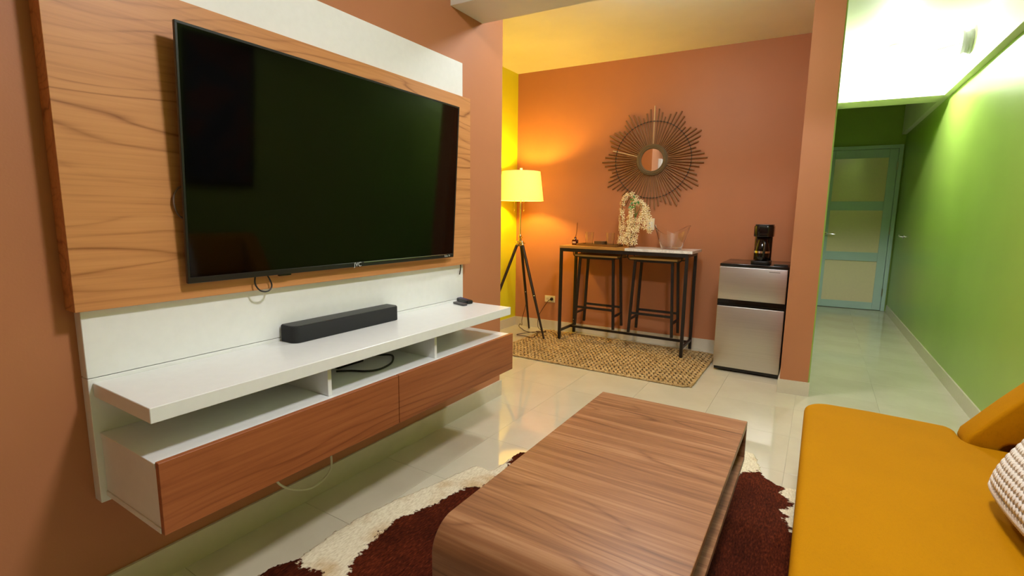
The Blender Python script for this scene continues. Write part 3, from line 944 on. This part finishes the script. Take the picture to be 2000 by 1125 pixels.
# ================================================================== JUTE RUG
jr = thing('jute_rug', 'braided jute rug under the bar table', 'rug', (0.22, 4.18, 0.0))
JX0, JX1, JY0, JY1 = -0.665, 1.100, 3.645, 4.715
part('backing', MB().prism(rrect(JX0 + 0.008, JX1 - 0.008, JY0 + 0.008, JY1 - 0.008, 0.085, 8), 0.0005, 0.004), M['jute_dark'], jr)
mj = MB()
pitch = 0.036; step = 0.052
rnd = random.Random(4)
cr = 0.09
nrow = int((JX1 - JX0) / pitch)
for a in range(nrow):
    x = JX0 + (a + 0.5) * (JX1 - JX0) / nrow
    k = 0
    y = JY0 + 0.012 + rnd.random() * 0.01
    while y < JY1 - 0.01:
        dx = max(0, JX0 + cr - x, x - (JX1 - cr)); dyy = max(0, JY0 + cr - y, y - (JY1 - cr))
        if dx * dx + dyy * dyy < (cr - 0.006) ** 2:
            hs = 1 if k % 2 else -1
            Mx = Matrix.Rotation(0.5 * hs + rnd.uniform(-0.15, 0.15), 3, 'Z')
            mj.ell((x + hs * 0.0055 + rnd.uniform(-0.0015, 0.0015), y, 0.0085 + rnd.uniform(-0.001, 0.0015)), (0.0125, 0.0215, 0.0080), Mx, 8, 5)
        y += step * rnd.uniform(0.5, 0.62)
        k += 1
part('braids', mj, M['jute'], jr, kind='stuff')
edge = [(p[0], p[1], 0.008) for p in rrect(JX0 + 0.008, JX1 - 0.008, JY0 + 0.008, JY1 - 0.008, 0.085, 8)]
part('braided_edge', MB().tube(edge, 0.0075, 6, closed=True), M['jute'], jr)
RUGZ = 0.0165

# ================================================================== BAR TABLE
bt = thing('bar_table', 'narrow black steel bar table with half wood half marble top', 'bar table', (0.26, 4.58, 0.0))
BX0, BX1, BY0, BY1 = -0.362, 0.893, 4.388, 4.772
SPL = 0.296
part('wood_top', MB().box(BX0, SPL - 0.001, BY0, BY1, 0.931, 0.955, 0.0015), M['table_wood'], bt)
part('marble_top', MB().box(SPL + 0.001, BX1, BY0, BY1, 0.931, 0.955, 0.0015), M['marble'], bt)
LW = 0.026
lx0, lx1, ly0, ly1 = BX0 + 0.014, BX1 - 0.045, BY0 + 0.016, BY1 - 0.018
for x, y in ((lx0, ly0), (lx1, ly0), (lx0, ly1), (lx1, ly1)):
    part('leg', MB().box(x - LW / 2, x + LW / 2, y - LW / 2, y + LW / 2, RUGZ, 0.9305, 0.001), M['black_steel'], bt)
for y in (ly0, ly1):
    part('top_rail', MB().box(lx0 + LW / 2, lx1 - LW / 2, y - LW / 2, y + LW / 2, 0.898, 0.9305, 0.001), M['black_steel'], bt)
for x in (lx0, lx1):
    part('top_rail', MB().box(x - LW / 2, x + LW / 2, ly0 + LW / 2, ly1 - LW / 2, 0.898, 0.9305, 0.001), M['black_steel'], bt)
    part('side_stretcher', MB().box(x - LW / 2 + 0.002, x + LW / 2 - 0.002, ly0 + LW / 2, ly1 - LW / 2, 0.090, 0.112, 0.001), M['black_steel'], bt)
part('long_stretcher', MB().box(lx0 + LW / 2, lx1 - LW / 2, 4.648, 4.670, 0.090, 0.112, 0.001), M['black_steel'], bt)
# rods that carry the hanging stools: a U bracket at both seat ends, hooked to the top rails
STOOLS = (-0.005, 0.545)
for cx in STOOLS:
    for yy in (4.475, 4.665):
        part('hanger', MB().tube(spline([(cx - 0.245, yy, 0.932), (cx - 0.245, yy, 0.875), (cx - 0.230, yy, 0.853), (cx - 0.19, yy, 0.848), (cx, yy, 0.848), (cx + 0.19, yy, 0.848), (cx + 0.230, yy, 0.853), (cx + 0.245, yy, 0.875), (cx + 0.245, yy, 0.932)], 4), 0.0045, 8), M['black_steel'], bt)
for x in (lx0, ):
    part('bolt', MB().lathe([(0.006, 0), (0.006, -0.004)], (lx0, ly1 - LW / 2, 0.125), 10, 1).lathe([(0.006, 0), (0.006, -0.004)], (lx0, ly1 - LW / 2, 0.155), 10, 1), M['chrome'], bt)

# ------------------------------------------------------------------ hanging stools
def make_stool(label, loc):
    t = thing('bar_stool', label, 'stool', loc, 0, 'bar stools hung under the bar table')
    part('seat', MB().box(-0.215, 0.215, -0.125, 0.125, 0.686, 0.706, 0.002), M['stool_wood'], t, True)
    tx, ty, bx2, by2 = 0.168, 0.100, 0.200, 0.115
    for sx in (-1, 1):
        for sy in (-1, 1):
            part('leg', MB().bar((sx * tx, sy * ty, 0.6855), (sx * bx2, sy * by2, 0.0), 0.022), M['black_steel'], t, True)
    for sy in (-1, 1):
        part('seat_rail', MB().box(-tx + 0.011, tx - 0.011, sy * ty - 0.009, sy * ty + 0.009, 0.664, 0.6855), M['black_steel'], t, True)
        k = 0.185
        xx = tx + (bx2 - tx) * (1 - k / 0.6855)
        yy = ty + (by2 - ty) * (1 - k / 0.6855)
        part('footrest', MB().box(-xx + 0.011, xx - 0.011, sy * yy - 0.010, sy * yy + 0.010, k - 0.010, k + 0.010), M['black_steel'], t, True)
    for sx in (-1, 1):
        k = 0.125
        xx = tx + (bx2 - tx) * (1 - k / 0.6855); yy = ty + (by2 - ty) * (1 - k / 0.6855)
        part('side_stretcher', MB().box(sx * xx - 0.009, sx * xx + 0.009, -yy + 0.011, yy - 0.011, k - 0.009, k + 0.009), M['black_steel'], t, True)
    return t
st1 = make_stool('wood-seat black stool hung under the marble half of bar table', (STOOLS[1], 4.570, 0.168))
st2 = copy_tree(st1)
st2.location = (STOOLS[0], 4.570, 0.168)
st2['label'] = 'wood-seat black stool hung under the wooden half of bar table'

# ------------------------------------------------------------------ things on the bar table
TZ = 0.9552
tr = thing('serving_tray', 'rectangular brown wooden tray on the wooden table half', 'tray', (-0.02, 4.575, TZ))
part('tray_base', MB().box(-0.225, 0.180, 4.480, 4.680, TZ, TZ + 0.006, 0.001), M['tray_wood'], tr)
part('rim', MB().box(-0.225, 0.180, 4.480, 4.490, TZ + 0.0062, TZ + 0.020, 0.001), M['tray_wood'], tr)
part('rim', MB().box(-0.225, 0.180, 4.670, 4.680, TZ + 0.0062, TZ + 0.020, 0.001), M['tray_wood'], tr)
part('rim', MB().box(-0.225, -0.215, 4.4902, 4.6698, TZ + 0.0062, TZ + 0.020, 0.001), M['tray_wood'], tr)
part('rim', MB().box(0.170, 0.180, 4.4902, 4.6698, TZ + 0.0062, TZ + 0.020, 0.001), M['tray_wood'], tr)
def tumbler(label, loc):
    mb = MB().lathe([(0.0, 0.0), (0.036, 0.0), (0.042, 0.125), (0.0395, 0.125), (0.034, 0.012), (0.0, 0.012)], loc, 28)
    return solo('glass_tumbler', mb, M['glass'], label, 'glass', 'tumblers on the wooden tray')
tumbler('clear glass tumbler on tray next to the reed diffuser', (-0.135, 4.585, TZ + 0.0065))
tumbler('clear glass tumbler on tray next to the hanging flowers', (0.085, 4.575, TZ + 0.0065))
for k in range(4):
    mb = MB().prism(rrect(-0.073, 0.027, 4.545, 4.645, 0.012, 4), TZ + 0.0067 + k * 0.0095, TZ + 0.0067 + k * 0.0095 + 0.009, 2, 0.0012, 1)
    solo('coaster', mb, M['coaster'], ['dark square coaster lying lowest in the stack on the tray', 'dark square coaster second from the bottom of the stack', 'dark square coaster second from the top of the stack', 'dark square coaster on top of the stack between tumblers'][k], 'coaster', 'coaster stack on the tray')
rd = thing('reed_diffuser', 'dark red reed diffuser bottle on left end of table', 'diffuser', (-0.275, 4.56, TZ))
part('bottle', MB().prism(rrect(-0.300, -0.250, 4.535, 4.585, 0.006, 4), TZ, TZ + 0.052, 2, 0.003, 2).lathe([(0.019, 0.053), (0.012, 0.062), (0.011, 0.076), (0.013, 0.078)], (-0.275, 4.56, TZ), 18), plain('dark_red_bottle', rgb(66, 14, 12), 0.15, spec=0.6), rd)
part('paper_label', MB().box(-0.292, -0.258, 4.5342, 4.5349, TZ + 0.018, TZ + 0.036), M['label_paper'], rd)
for k, (dx, dyy) in enumerate(((0.016, 0.004), (0.022, -0.006), (0.012, 0.010), (0.019, 0.001))):
    part('reed', MB().tube(spline([(-0.277 + 0.002 * k, 4.56, TZ + 0.07), (-0.275 + dx * 0.7, 4.56 + dyy * 0.5, TZ + 0.13), (-0.275 + dx, 4.56 + dyy, TZ + 0.205 + 0.006 * k)], 4), 0.0022, 6), M['bark'], rd)

# wavy clear bowl
def make_bowl():
    seg, rows = 64, 14
    verts = []; faces = []
    def pt(k, t, off):
        a = 2 * math.pi * k / seg
        wav = (0.5 + 0.5 * math.cos(2 * a + 0.15)) ** 0.8
        Hh = 0.130 + 0.085 * wav
        r_ = 0.088 + 0.058 * (t ** 0.8) + 0.014 * wav * t * t - off
        return (0.665 + r_ * math.cos(a), 4.585 + r_ * 0.85 * math.sin(a), TZ + 0.002 + (0.006 if off else 0.0) + t * (Hh - (0.006 if off else 0)))
    for off in (0.0, 0.006):
        for t_ in range(rows + 1):
            for k in range(seg):
                verts.append(pt(k, t_ / rows, off))
    n1 = (rows + 1) * seg
    for t_ in range(rows):
        for k in range(seg):
            k2 = (k + 1) % seg
            faces.append((t_ * seg + k, t_ * seg + k2, (t_ + 1) * seg + k2, (t_ + 1) * seg + k))
            faces.append((n1 + t_ * seg + k, n1 + (t_ + 1) * seg + k, n1 + (t_ + 1) * seg + k2, n1 + t_ * seg + k2))
    for k in range(seg):
        k2 = (k + 1) % seg
        faces.append((rows * seg + k, rows * seg + k2, n1 + rows * seg + k2, n1 + rows * seg + k))
    faces.append(tuple(range(seg - 1, -1, -1)))
    faces.append(tuple(n1 + k for k in range(seg)))
    mb = MB().add(verts, faces, True)
    solo('ice_bucket', mb, M['acrylic'], 'clear acrylic ice bucket with wavy rim on marble half', 'ice bucket')
make_bowl()

# hanging flower arrangement
FDX = 0.018
fa = thing('flower_arrangement', 'trailing cream flower sprays in a small vase on table', 'flowers', (0.272, 4.60, TZ))
part('vase', MB().lathe([(0.0, 0.0), (0.030, 0.0), (0.034, 0.05), (0.026, 0.12), (0.018, 0.20), (0.022, 0.23), (0.017, 0.23), (0.013, 0.20), (0.0, 0.195)], (0.285, 4.640, TZ), 24), M['vase'], fa)
rf = random.Random(11)
def flower(mb, mbc_, p, nrm, s):
    nrm = nrm.normalized()
    a = Vector((0, 0, 1)) if abs(nrm.z) < 0.9 else Vector((1, 0, 0))
    u = nrm.cross(a).normalized(); v = nrm.cross(u)
    ph = rf.uniform(0, 6.28)
    for k in range(5):
        an = ph + k * 2 * math.pi / 5
        d = u * math.cos(an) + v * math.sin(an); w = nrm.cross(d)
        base = p + d * 0.12 * s
        mid = p + d * 0.6 * s + nrm * 0.12 * s
        tip = p + d * 1.1 * s - nrm * 0.06 * s
        mb.add([base, mid + w * 0.22 * s, tip, mid - w * 0.22 * s, mid + nrm * 0.07 * s], [(0, 1, 4), (1, 2, 4), (2, 3, 4), (3, 0, 4)], True)
    mbc_.ell(p + nrm * 0.06 * s, (0.18 * s, 0.18 * s, 0.18 * s), None, 5, 4)
top = Vector((0.285, 4.625, TZ + 0.27))
sprays = [
    [(0.285, 4.62, 1.22), (0.285, 4.60, 1.40), (0.25, 4.575, 1.452), (0.195, 4.565, 1.40), (0.178, 4.56, 1.30), (0.182, 4.555, 1.18), (0.182, 4.55, 1.07), (0.165, 4.55, 0.985)],
    [(0.285, 4.62, 1.22), (0.295, 4.60, 1.38), (0.30, 4.57, 1.408), (0.28, 4.55, 1.36), (0.272, 4.545, 1.25), (0.268, 4.54, 1.14), (0.245, 4.54, 1.04), (0.232, 4.535, 0.985)],
    [(0.285, 4.62, 1.22), (0.32, 4.60, 1.36), (0.355, 4.575, 1.375), (0.385, 4.56, 1.30), (0.355, 4.55, 1.19), (0.335, 4.545, 1.09), (0.315, 4.54, 0.99)],
    [(0.285, 4.62, 1.22), (0.34, 4.61, 1.35), (0.385, 4.59, 1.35), (0.425, 4.58, 1.27), (0.438, 4.575, 1.18), (0.448, 4.57, 1.09)],
    [(0.285, 4.62, 1.22), (0.275, 4.60, 1.32), (0.255, 4.57, 1.24), (0.235, 4.555, 1.15), (0.225, 4.55, 1.07), (0.205, 4.545, 1.00)],
    [(0.285, 4.62, 1.20), (0.31, 4.58, 1.28), (0.31, 4.56, 1.20), (0.30, 4.545, 1.12), (0.285, 4.54, 1.05), (0.275, 4.535, 0.985)],
    [(0.285, 4.62, 1.22), (0.35, 4.60, 1.33), (0.40, 4.58, 1.29), (0.405, 4.57, 1.21), (0.395, 4.565, 1.14)],
]
cores = MB()
for sp in sprays:
    path = spline([(p_[0] + FDX, p_[1], p_[2]) for p_ in sp], 10)
    mb = MB()
    L = 0.0
    flip = 1
    acc = 0.0
    for i in range(1, len(path)):
        seg = (path[i] - path[i - 1]).length
        acc += seg; L += seg
        if L < 0.13: acc = 0; continue
        if acc > 0.022:
            acc = 0
            flip = -flip
            for k in range(2):
                d = Vector((flip * rf.uniform(0.2, 1.0) * (1 if k else -1), rf.uniform(-1.3, -0.1), rf.uniform(-0.35, 0.5)))
                flower(mb, cores, path[i] + d.normalized() * rf.uniform(0.008, 0.028), d, rf.uniform(0.017, 0.028))
    spo = part('flower_spray', mb, M['petal'], fa)
    part('stem', MB().tube(path, 0.0022, 6), M['stem'], spo)
part('flower_centres', cores, M['petal_core'], fa, kind='stuff')
for k in range(11):
    p = Vector((0.300 + rf.uniform(-0.025, 0.05), 4.545 + rf.uniform(-0.02, 0.02), 1.33 + rf.uniform(-0.02, 0.08)))
    d = Vector((rf.uniform(-1, 1), rf.uniform(-0.6, 0.3), rf.uniform(-0.8, 0.8))).normalized()
    w = d.cross(Vector((0.2, -1, 0.3))).normalized()
    l = rf.uniform(0.035, 0.055)
    part('leaf', MB().add([p, p + d * l * 0.35 + w * 0.011, p + d * l, p + d * l * 0.35 - w * 0.011, p + d * l * 0.4 + Vector((0, -0.003, 0))], [(0, 1, 4), (1, 2, 4), (2, 3, 4), (3, 0, 4)], True), M['leaf'], fa)

# ================================================================== SUNBURST MIRROR
AW = math.atan(0.0524)
mc = Vector((0.378, by(0.378), 1.779))
sm = thing('sunburst_mirror', 'round sunburst wall mirror with long dark rattan rods', 'mirror', mc, AW)
# local: x along the wall, -y towards the room
part('mirror_glass', MB().lathe([(0.0, -0.024), (0.108, -0.024), (0.110, -0.016), (0.0, -0.016)], (0, 0, 0), 48, 1), M['mirror'], sm, True)
ring = MB()
for r_, yy, rr in ((0.113, -0.028, 0.010), (0.127, -0.030, 0.009), (0.139, -0.026, 0.008)):
    ring.tube([(r_ * math.cos(2 * math.pi * k / 64), yy, r_ * math.sin(2 * math.pi * k / 64)) for k in range(64)], rr, 8, closed=True)
part('ring', ring, M['rattan_ring'], sm, True)
part('backing', MB().lathe([(0.0, -0.016), (0.150, -0.016), (0.150, -0.004), (0.0, -0.004)], (0, 0, 0), 48, 1), M['rattan'], sm, True)
part('binding_wire', MB().tube([(0.357 * math.cos(2 * math.pi * k / 72), -0.021, 0.357 * math.sin(2 * math.pi * k / 72)) for k in range(72)], 0.0018, 6, closed=True), M['black_steel'], sm, True)
rod_me = {}
pat = [0.496, 0.468, 0.437, 0.402, 0.437, 0.468]
rr_ = random.Random(2)
for k in range(72):
    L = pat[k % 6]
    key = (k % 6, k in (18, 33))
    if key not in rod_me:
        me = MB().tube([(0.125, -0.012, 0), (0.25, -0.0125, 0), (L, -0.013, 0)], [0.0052, 0.0066, 0.0072], 8).mesh('rod')
        me.materials.append(M['rattan_pale'] if key[1] else M['rattan'])
        rod_me[key] = me
    o = bpy.data.objects.new('rod', rod_me[key]); C.objects.link(o); o.parent = sm
    o.rotation_euler = (0, -math.radians(5 * k + rr_.uniform(-0.5, 0.5)), 0)
    if key[1]: o['label'] = 'pale rattan rod'
    # small tie where the rod crosses the wire
for k in range(72):
    a = math.radians(5 * k)
    pass
tie_me = MB().box(0.3535, 0.3605, -0.0225, -0.004, -0.0085, 0.0085, 0.001).mesh('tie'); tie_me.materials.append(M['black_steel'])
for k in range(72):
    o = bpy.data.objects.new('tie', tie_me); C.objects.link(o); o.parent = sm
    o.rotation_euler = (0, -math.radians(5 * k), 0)

# ================================================================== WALL PLATES
def plate(name, label, cat, x, z, w, h, kind):
    t = thing(name, label, cat, (x, by(x), z), AW)
    part('plate', MB().box(-w / 2, w / 2, -0.007, 0.0, -h / 2, h / 2, 0.002), M['outlet'], t, True)
    if kind == 'outlet':
        for sx in (-1, 1):
            part('socket', MB().prism(rrect(sx * 0.026 - 0.016, sx * 0.026 + 0.016, -0.014, 0.014, 0.008, 4), -0.0085, -0.0068, 1), plain('socket_face', rgb(210, 196, 164), 0.4), t, True)
    else:
        part('rocker', MB().box(-0.016, 0.016, -0.010, -0.0068, -0.033, 0.033, 0.001), M['white_ceramic'], t, True)
    return t
plate('wall_outlet', 'cream double wall outlet near the floor lamp', 'outlet', -0.658, 0.338, 0.122, 0.072, 'outlet')
plate('wall_switch', 'white wall switch plate behind the hanging flowers', 'switch', 0.392, 1.172, 0.072, 0.112, 'switch')

# ================================================================== FLOOR LAMP
flm = thing('floor_lamp', 'tripod floor lamp with cream drum shade, lit, in corner', 'floor lamp', (-0.792, 4.352, 0.0))
hub = Vector((-0.792, 4.352, 1.005))
feet = [Vector((-0.462, 4.290, 0.019)), Vector((-0.862, 4.690, 0.0015)), Vector((-1.030, 4.010, 0.0015))]
for ft in feet:
    d = (ft - hub).normalized()
    out = Vector((d.x, d.y, 0)).normalized()
    topp = hub + out * 0.028 + Vector((0, 0, -0.045))
    lg = part('leg', MB().tube([topp, topp.lerp(ft, 0.55), ft], [0.0155, 0.0145, 0.010], 10), M['dark_wood'], flm)
    part('leg_cap', MB().tube([topp - (ft - topp).normalized() * 0.022, topp + (ft - topp).normalized() * 0.022], 0.0175, 12), M['brass'], lg)
    q = topp.lerp(ft, 0.55)
    part('leg_screw', MB().ell(q + Vector((0.008, -0.014, 0)), (0.006, 0.006, 0.006), None, 8, 5), M['chrome'], lg)
part('hub', MB().lathe([(0.0, 0.93), (0.018, 0.93), (0.020, 0.945), (0.042, 0.952), (0.042, 0.97), (0.020, 0.978), (0.014, 1.01), (0.020, 1.03), (0.012, 1.05), (0.0, 1.05)], (hub.x, hub.y, 0), 20)
     .tube([(hub.x - 0.06, hub.y, 0.962), (hub.x + 0.06, hub.y, 0.962)], 0.006, 8).tube([(hub.x, hub.y, 1.02), (hub.x + 0.035, hub.y - 0.015, 1.02)], 0.006, 8), M['brass'], flm)
part('pole', MB().lathe([(0.007, 1.045), (0.007, 1.47)], (hub.x, hub.y, 0), 12), M['chrome'], flm)
SB, ST, RB, RT = 1.388, 1.672, 0.228, 0.193
shade = part('shade', MB().lathe([(RB, SB), (RT, ST), (RT - 0.0015, ST), (RB - 0.0015, SB)], (hub.x, hub.y, 0), 48, 2, True), M['shade'], flm)
part('rim_wire', MB().tube([(hub.x + RB * math.cos(a), hub.y + RB * math.sin(a), SB) for a in [2 * math.pi * k / 48 for k in range(48)]], 0.0025, 6, closed=True)
     .tube([(hub.x + RT * math.cos(a), hub.y + RT * math.sin(a), ST) for a in [2 * math.pi * k / 48 for k in range(48)]], 0.0025, 6, closed=True), M['outlet'], shade)
part('spider', MB().tube([(hub.x - RT + 0.004, hub.y, ST - 0.006), (hub.x + RT - 0.004, hub.y, ST - 0.006)], 0.002, 6).tube([(hub.x, hub.y - RT + 0.004, ST - 0.006), (hub.x, hub.y + RT - 0.004, ST - 0.006)], 0.002, 6), M['brass'], shade)
part('finial', MB().lathe([(0.0, ST - 0.01), (0.010, ST - 0.01), (0.010, ST + 0.012), (0.013, ST + 0.016), (0.013, ST + 0.036), (0.0, ST + 0.038)], (hub.x, hub.y, 0), 16), M['white_ceramic'], shade)
part('socket', MB().lathe([(0.0, 1.465), (0.018, 1.465), (0.018, 1.505), (0.0, 1.505)], (hub.x, hub.y, 0), 14), M['brass'], flm)
part('bulb', MB().lathe([(0.0, 1.504), (0.012, 1.504), (0.018, 1.52), (0.032, 1.55), (0.034, 1.57), (0.026, 1.595), (0.0, 1.604)], (hub.x, hub.y, 0), 18), M['e_lamp'], flm)
for sx in (-1, 1):
    part('pull_chain', MB().tube([(hub.x + sx * 0.055, hub.y - 0.03, 1.42), (hub.x + sx * 0.055, hub.y - 0.03, 1.290)], 0.0026, 6).ell((hub.x + sx * 0.055, hub.y - 0.03, 1.283), (0.005, 0.005, 0.010), None, 8, 5)
         .tube([(hub.x, hub.y, 1.485), (hub.x + sx * 0.055, hub.y - 0.03, 1.42)], 0.002, 6), M['brass'], flm)
# plug and cord
xp = -0.632; yp = by(xp) - 0.0105
pc = thing('lamp_cord', 'brown lamp cord with black plug coiled on floor', 'cord', (-0.70, 4.55, 0.0))
part('plug', MB().lathe([(0.017, 0.0), (0.017, -0.012), (0.011, -0.026), (0.006, -0.034)], (xp, yp, 0.340), 16, 1), M['cable_black'], pc)
cordm = plain('brown_cord', rgb(64, 28, 16), 0.5)
part('cord', MB().tube(spline([(xp, yp - 0.03, 0.339), (xp - 0.03, yp - 0.04, 0.315), (-0.73, 4.715, 0.20), (-0.755, 4.70, 0.12), (-0.735, 4.67, 0.03), (-0.66, 4.64, 0.006), (-0.60, 4.60, 0.0225), (-0.585, 4.52, 0.0225), (-0.64, 4.49, 0.0225), (-0.70, 4.56, 0.012),
    (-0.66, 4.62, 0.006), (-0.60, 4.56, 0.024), (-0.68, 4.47, 0.026), (-0.80, 4.37, 0.006), (-0.795, 4.33, 0.006), (-0.655, 4.27, 0.0225), (-0.575, 4.255, 0.0225), (-0.585, 4.32, 0.0225), (-0.62, 4.44, 0.0235), (-0.80, 4.52, 0.006),
    (-0.90, 4.60, 0.006), (-0.955, 4.63, 0.02), (-0.945, 4.63, 0.05), (-0.90, 4.60, 0.05), (-0.89, 4.58, 0.12), (-0.855, 4.60, 0.30), (-0.84, 4.545, 0.50), (-0.822, 4.48, 0.70), (-0.81, 4.42, 0.90), (-0.80, 4.375, 0.945)], 6), 0.0032, 7), cordm, pc)

# ================================================================== FRIDGE + COFFEE MAKER
fr = thing('mini_fridge', 'two-door mini fridge with brushed steel fronts and black top', 'fridge', (1.382, 4.50, 0.0))
FX0, FX1, FY0, FY1 = 1.142, 1.622, 4.238, 4.760
part('cabinet', MB().box(FX0 + 0.004, FX1 - 0.004, FY0 + 0.052, FY1, 0.025, 0.862, 0.004), M['black_plastic'], fr)
part('top_cover', MB().box(FX0, FX1, FY0 + 0.002, FY1, 0.8625, 0.884, 0.005), M['black_gloss'], fr)
part('freezer_door', MB().box(FX0, FX1, FY0, FY0 + 0.048, 0.597, 0.858, 0.004), M['steel'], fr)
part('fridge_door', MB().box(FX0, FX1, FY0, FY0 + 0.048, 0.040, 0.543, 0.004), M['steel'], fr)
part('handle_strip', MB().box(FX0, FX1, FY0 + 0.004, FY0 + 0.05, 0.5605, 0.5965, 0.002).box(FX0, FX1, FY0 - 0.001, FY0 + 0.05, 0.5435, 0.5600, 0.002), M['black_gloss'], fr)
part('hinge_cover', MB().box(FX1 - 0.10, FX1 - 0.004, FY0 + 0.004, FY0 + 0.05, 0.8845, 0.896, 0.003), M['black_plastic'], fr)
part('toe_grille', MB().box(FX0 + 0.006, FX1 - 0.006, FY0 + 0.02, FY0 + 0.05, 0.012, 0.0395, 0.002), M['black_plastic'], fr)
part('badge', MB().box(FX1 - 0.125, FX1 - 0.05, FY0 - 0.0008, FY0 + 0.001, 0.832, 0.837), plain('grey_badge', rgb(120, 118, 112), 0.4), fr)
part('door_side_seal', MB().box(FX1 + 0.0002, FX1 + 0.003, FY0 + 0.006, FY0 + 0.046, 0.045, 0.852), M['black_plastic'], fr)
for x in (FX0 + 0.04, FX1 - 0.04):
    for y in (FY0 + 0.08, FY1 - 0.06):
        part('foot', MB().lathe([(0.016, 0.0005), (0.018, 0.0255)], (x, y, 0), 14), M['black_plastic'], fr)

FZ = 0.8842
cm = thing('coffee_maker', 'small black drip coffee maker on top of the fridge', 'coffee maker', (1.425, 4.36, FZ))
mx0, mx1 = 1.362, 1.487
part('base', MB().prism(rrect(mx0 - 0.006, mx1 + 0.006, 4.275, 4.47, 0.03, 6), FZ + 0.0005, FZ + 0.028, 2, 0.004, 2), M['black_plastic'], cm)
part('back_tower', MB().prism(rrect(mx0, mx1, 4.395, 4.468, 0.02, 5), FZ + 0.0285, FZ + 0.215, 2, 0.003, 2), M['black_gloss'], cm)
part('brew_head', MB().prism(rrect(mx0 - 0.002, mx1 + 0.012, 4.278, 4.470, 0.045, 8), FZ + 0.2155, FZ + 0.300, 2, 0.006, 2), M['black_gloss'], cm)
part('lid', MB().prism(rrect(mx0 + 0.004, mx1 + 0.006, 4.284, 4.464, 0.04, 8), FZ + 0.3005, FZ + 0.310, 2, 0.004, 2), M['black_plastic'], cm)
car = part('carafe', MB().lathe([(0.0, 0.0), (0.044, 0.0), (0.054, 0.02), (0.056, 0.07), (0.046, 0.125), (0.036, 0.15), (0.038, 0.165), (0.0, 0.168)], (1.424, 4.336, FZ + 0.029), 28), plain('dark_carafe_glass', rgb(8, 7, 7), 0.1, spec=0.5), cm)
part('handle', MB().tube(spline([(1.440, 4.292, FZ + 0.175), (1.448, 4.272, FZ + 0.165), (1.448, 4.268, FZ + 0.11), (1.442, 4.285, FZ + 0.06)], 5), 0.008, 8), M['black_plastic'], car)
part('band', MB().lathe([(0.0555, 0.060), (0.0575, 0.060), (0.0575, 0.076), (0.0555, 0.076)], (1.424, 4.336, FZ + 0.029), 28, 2, True), M['chrome'], car)
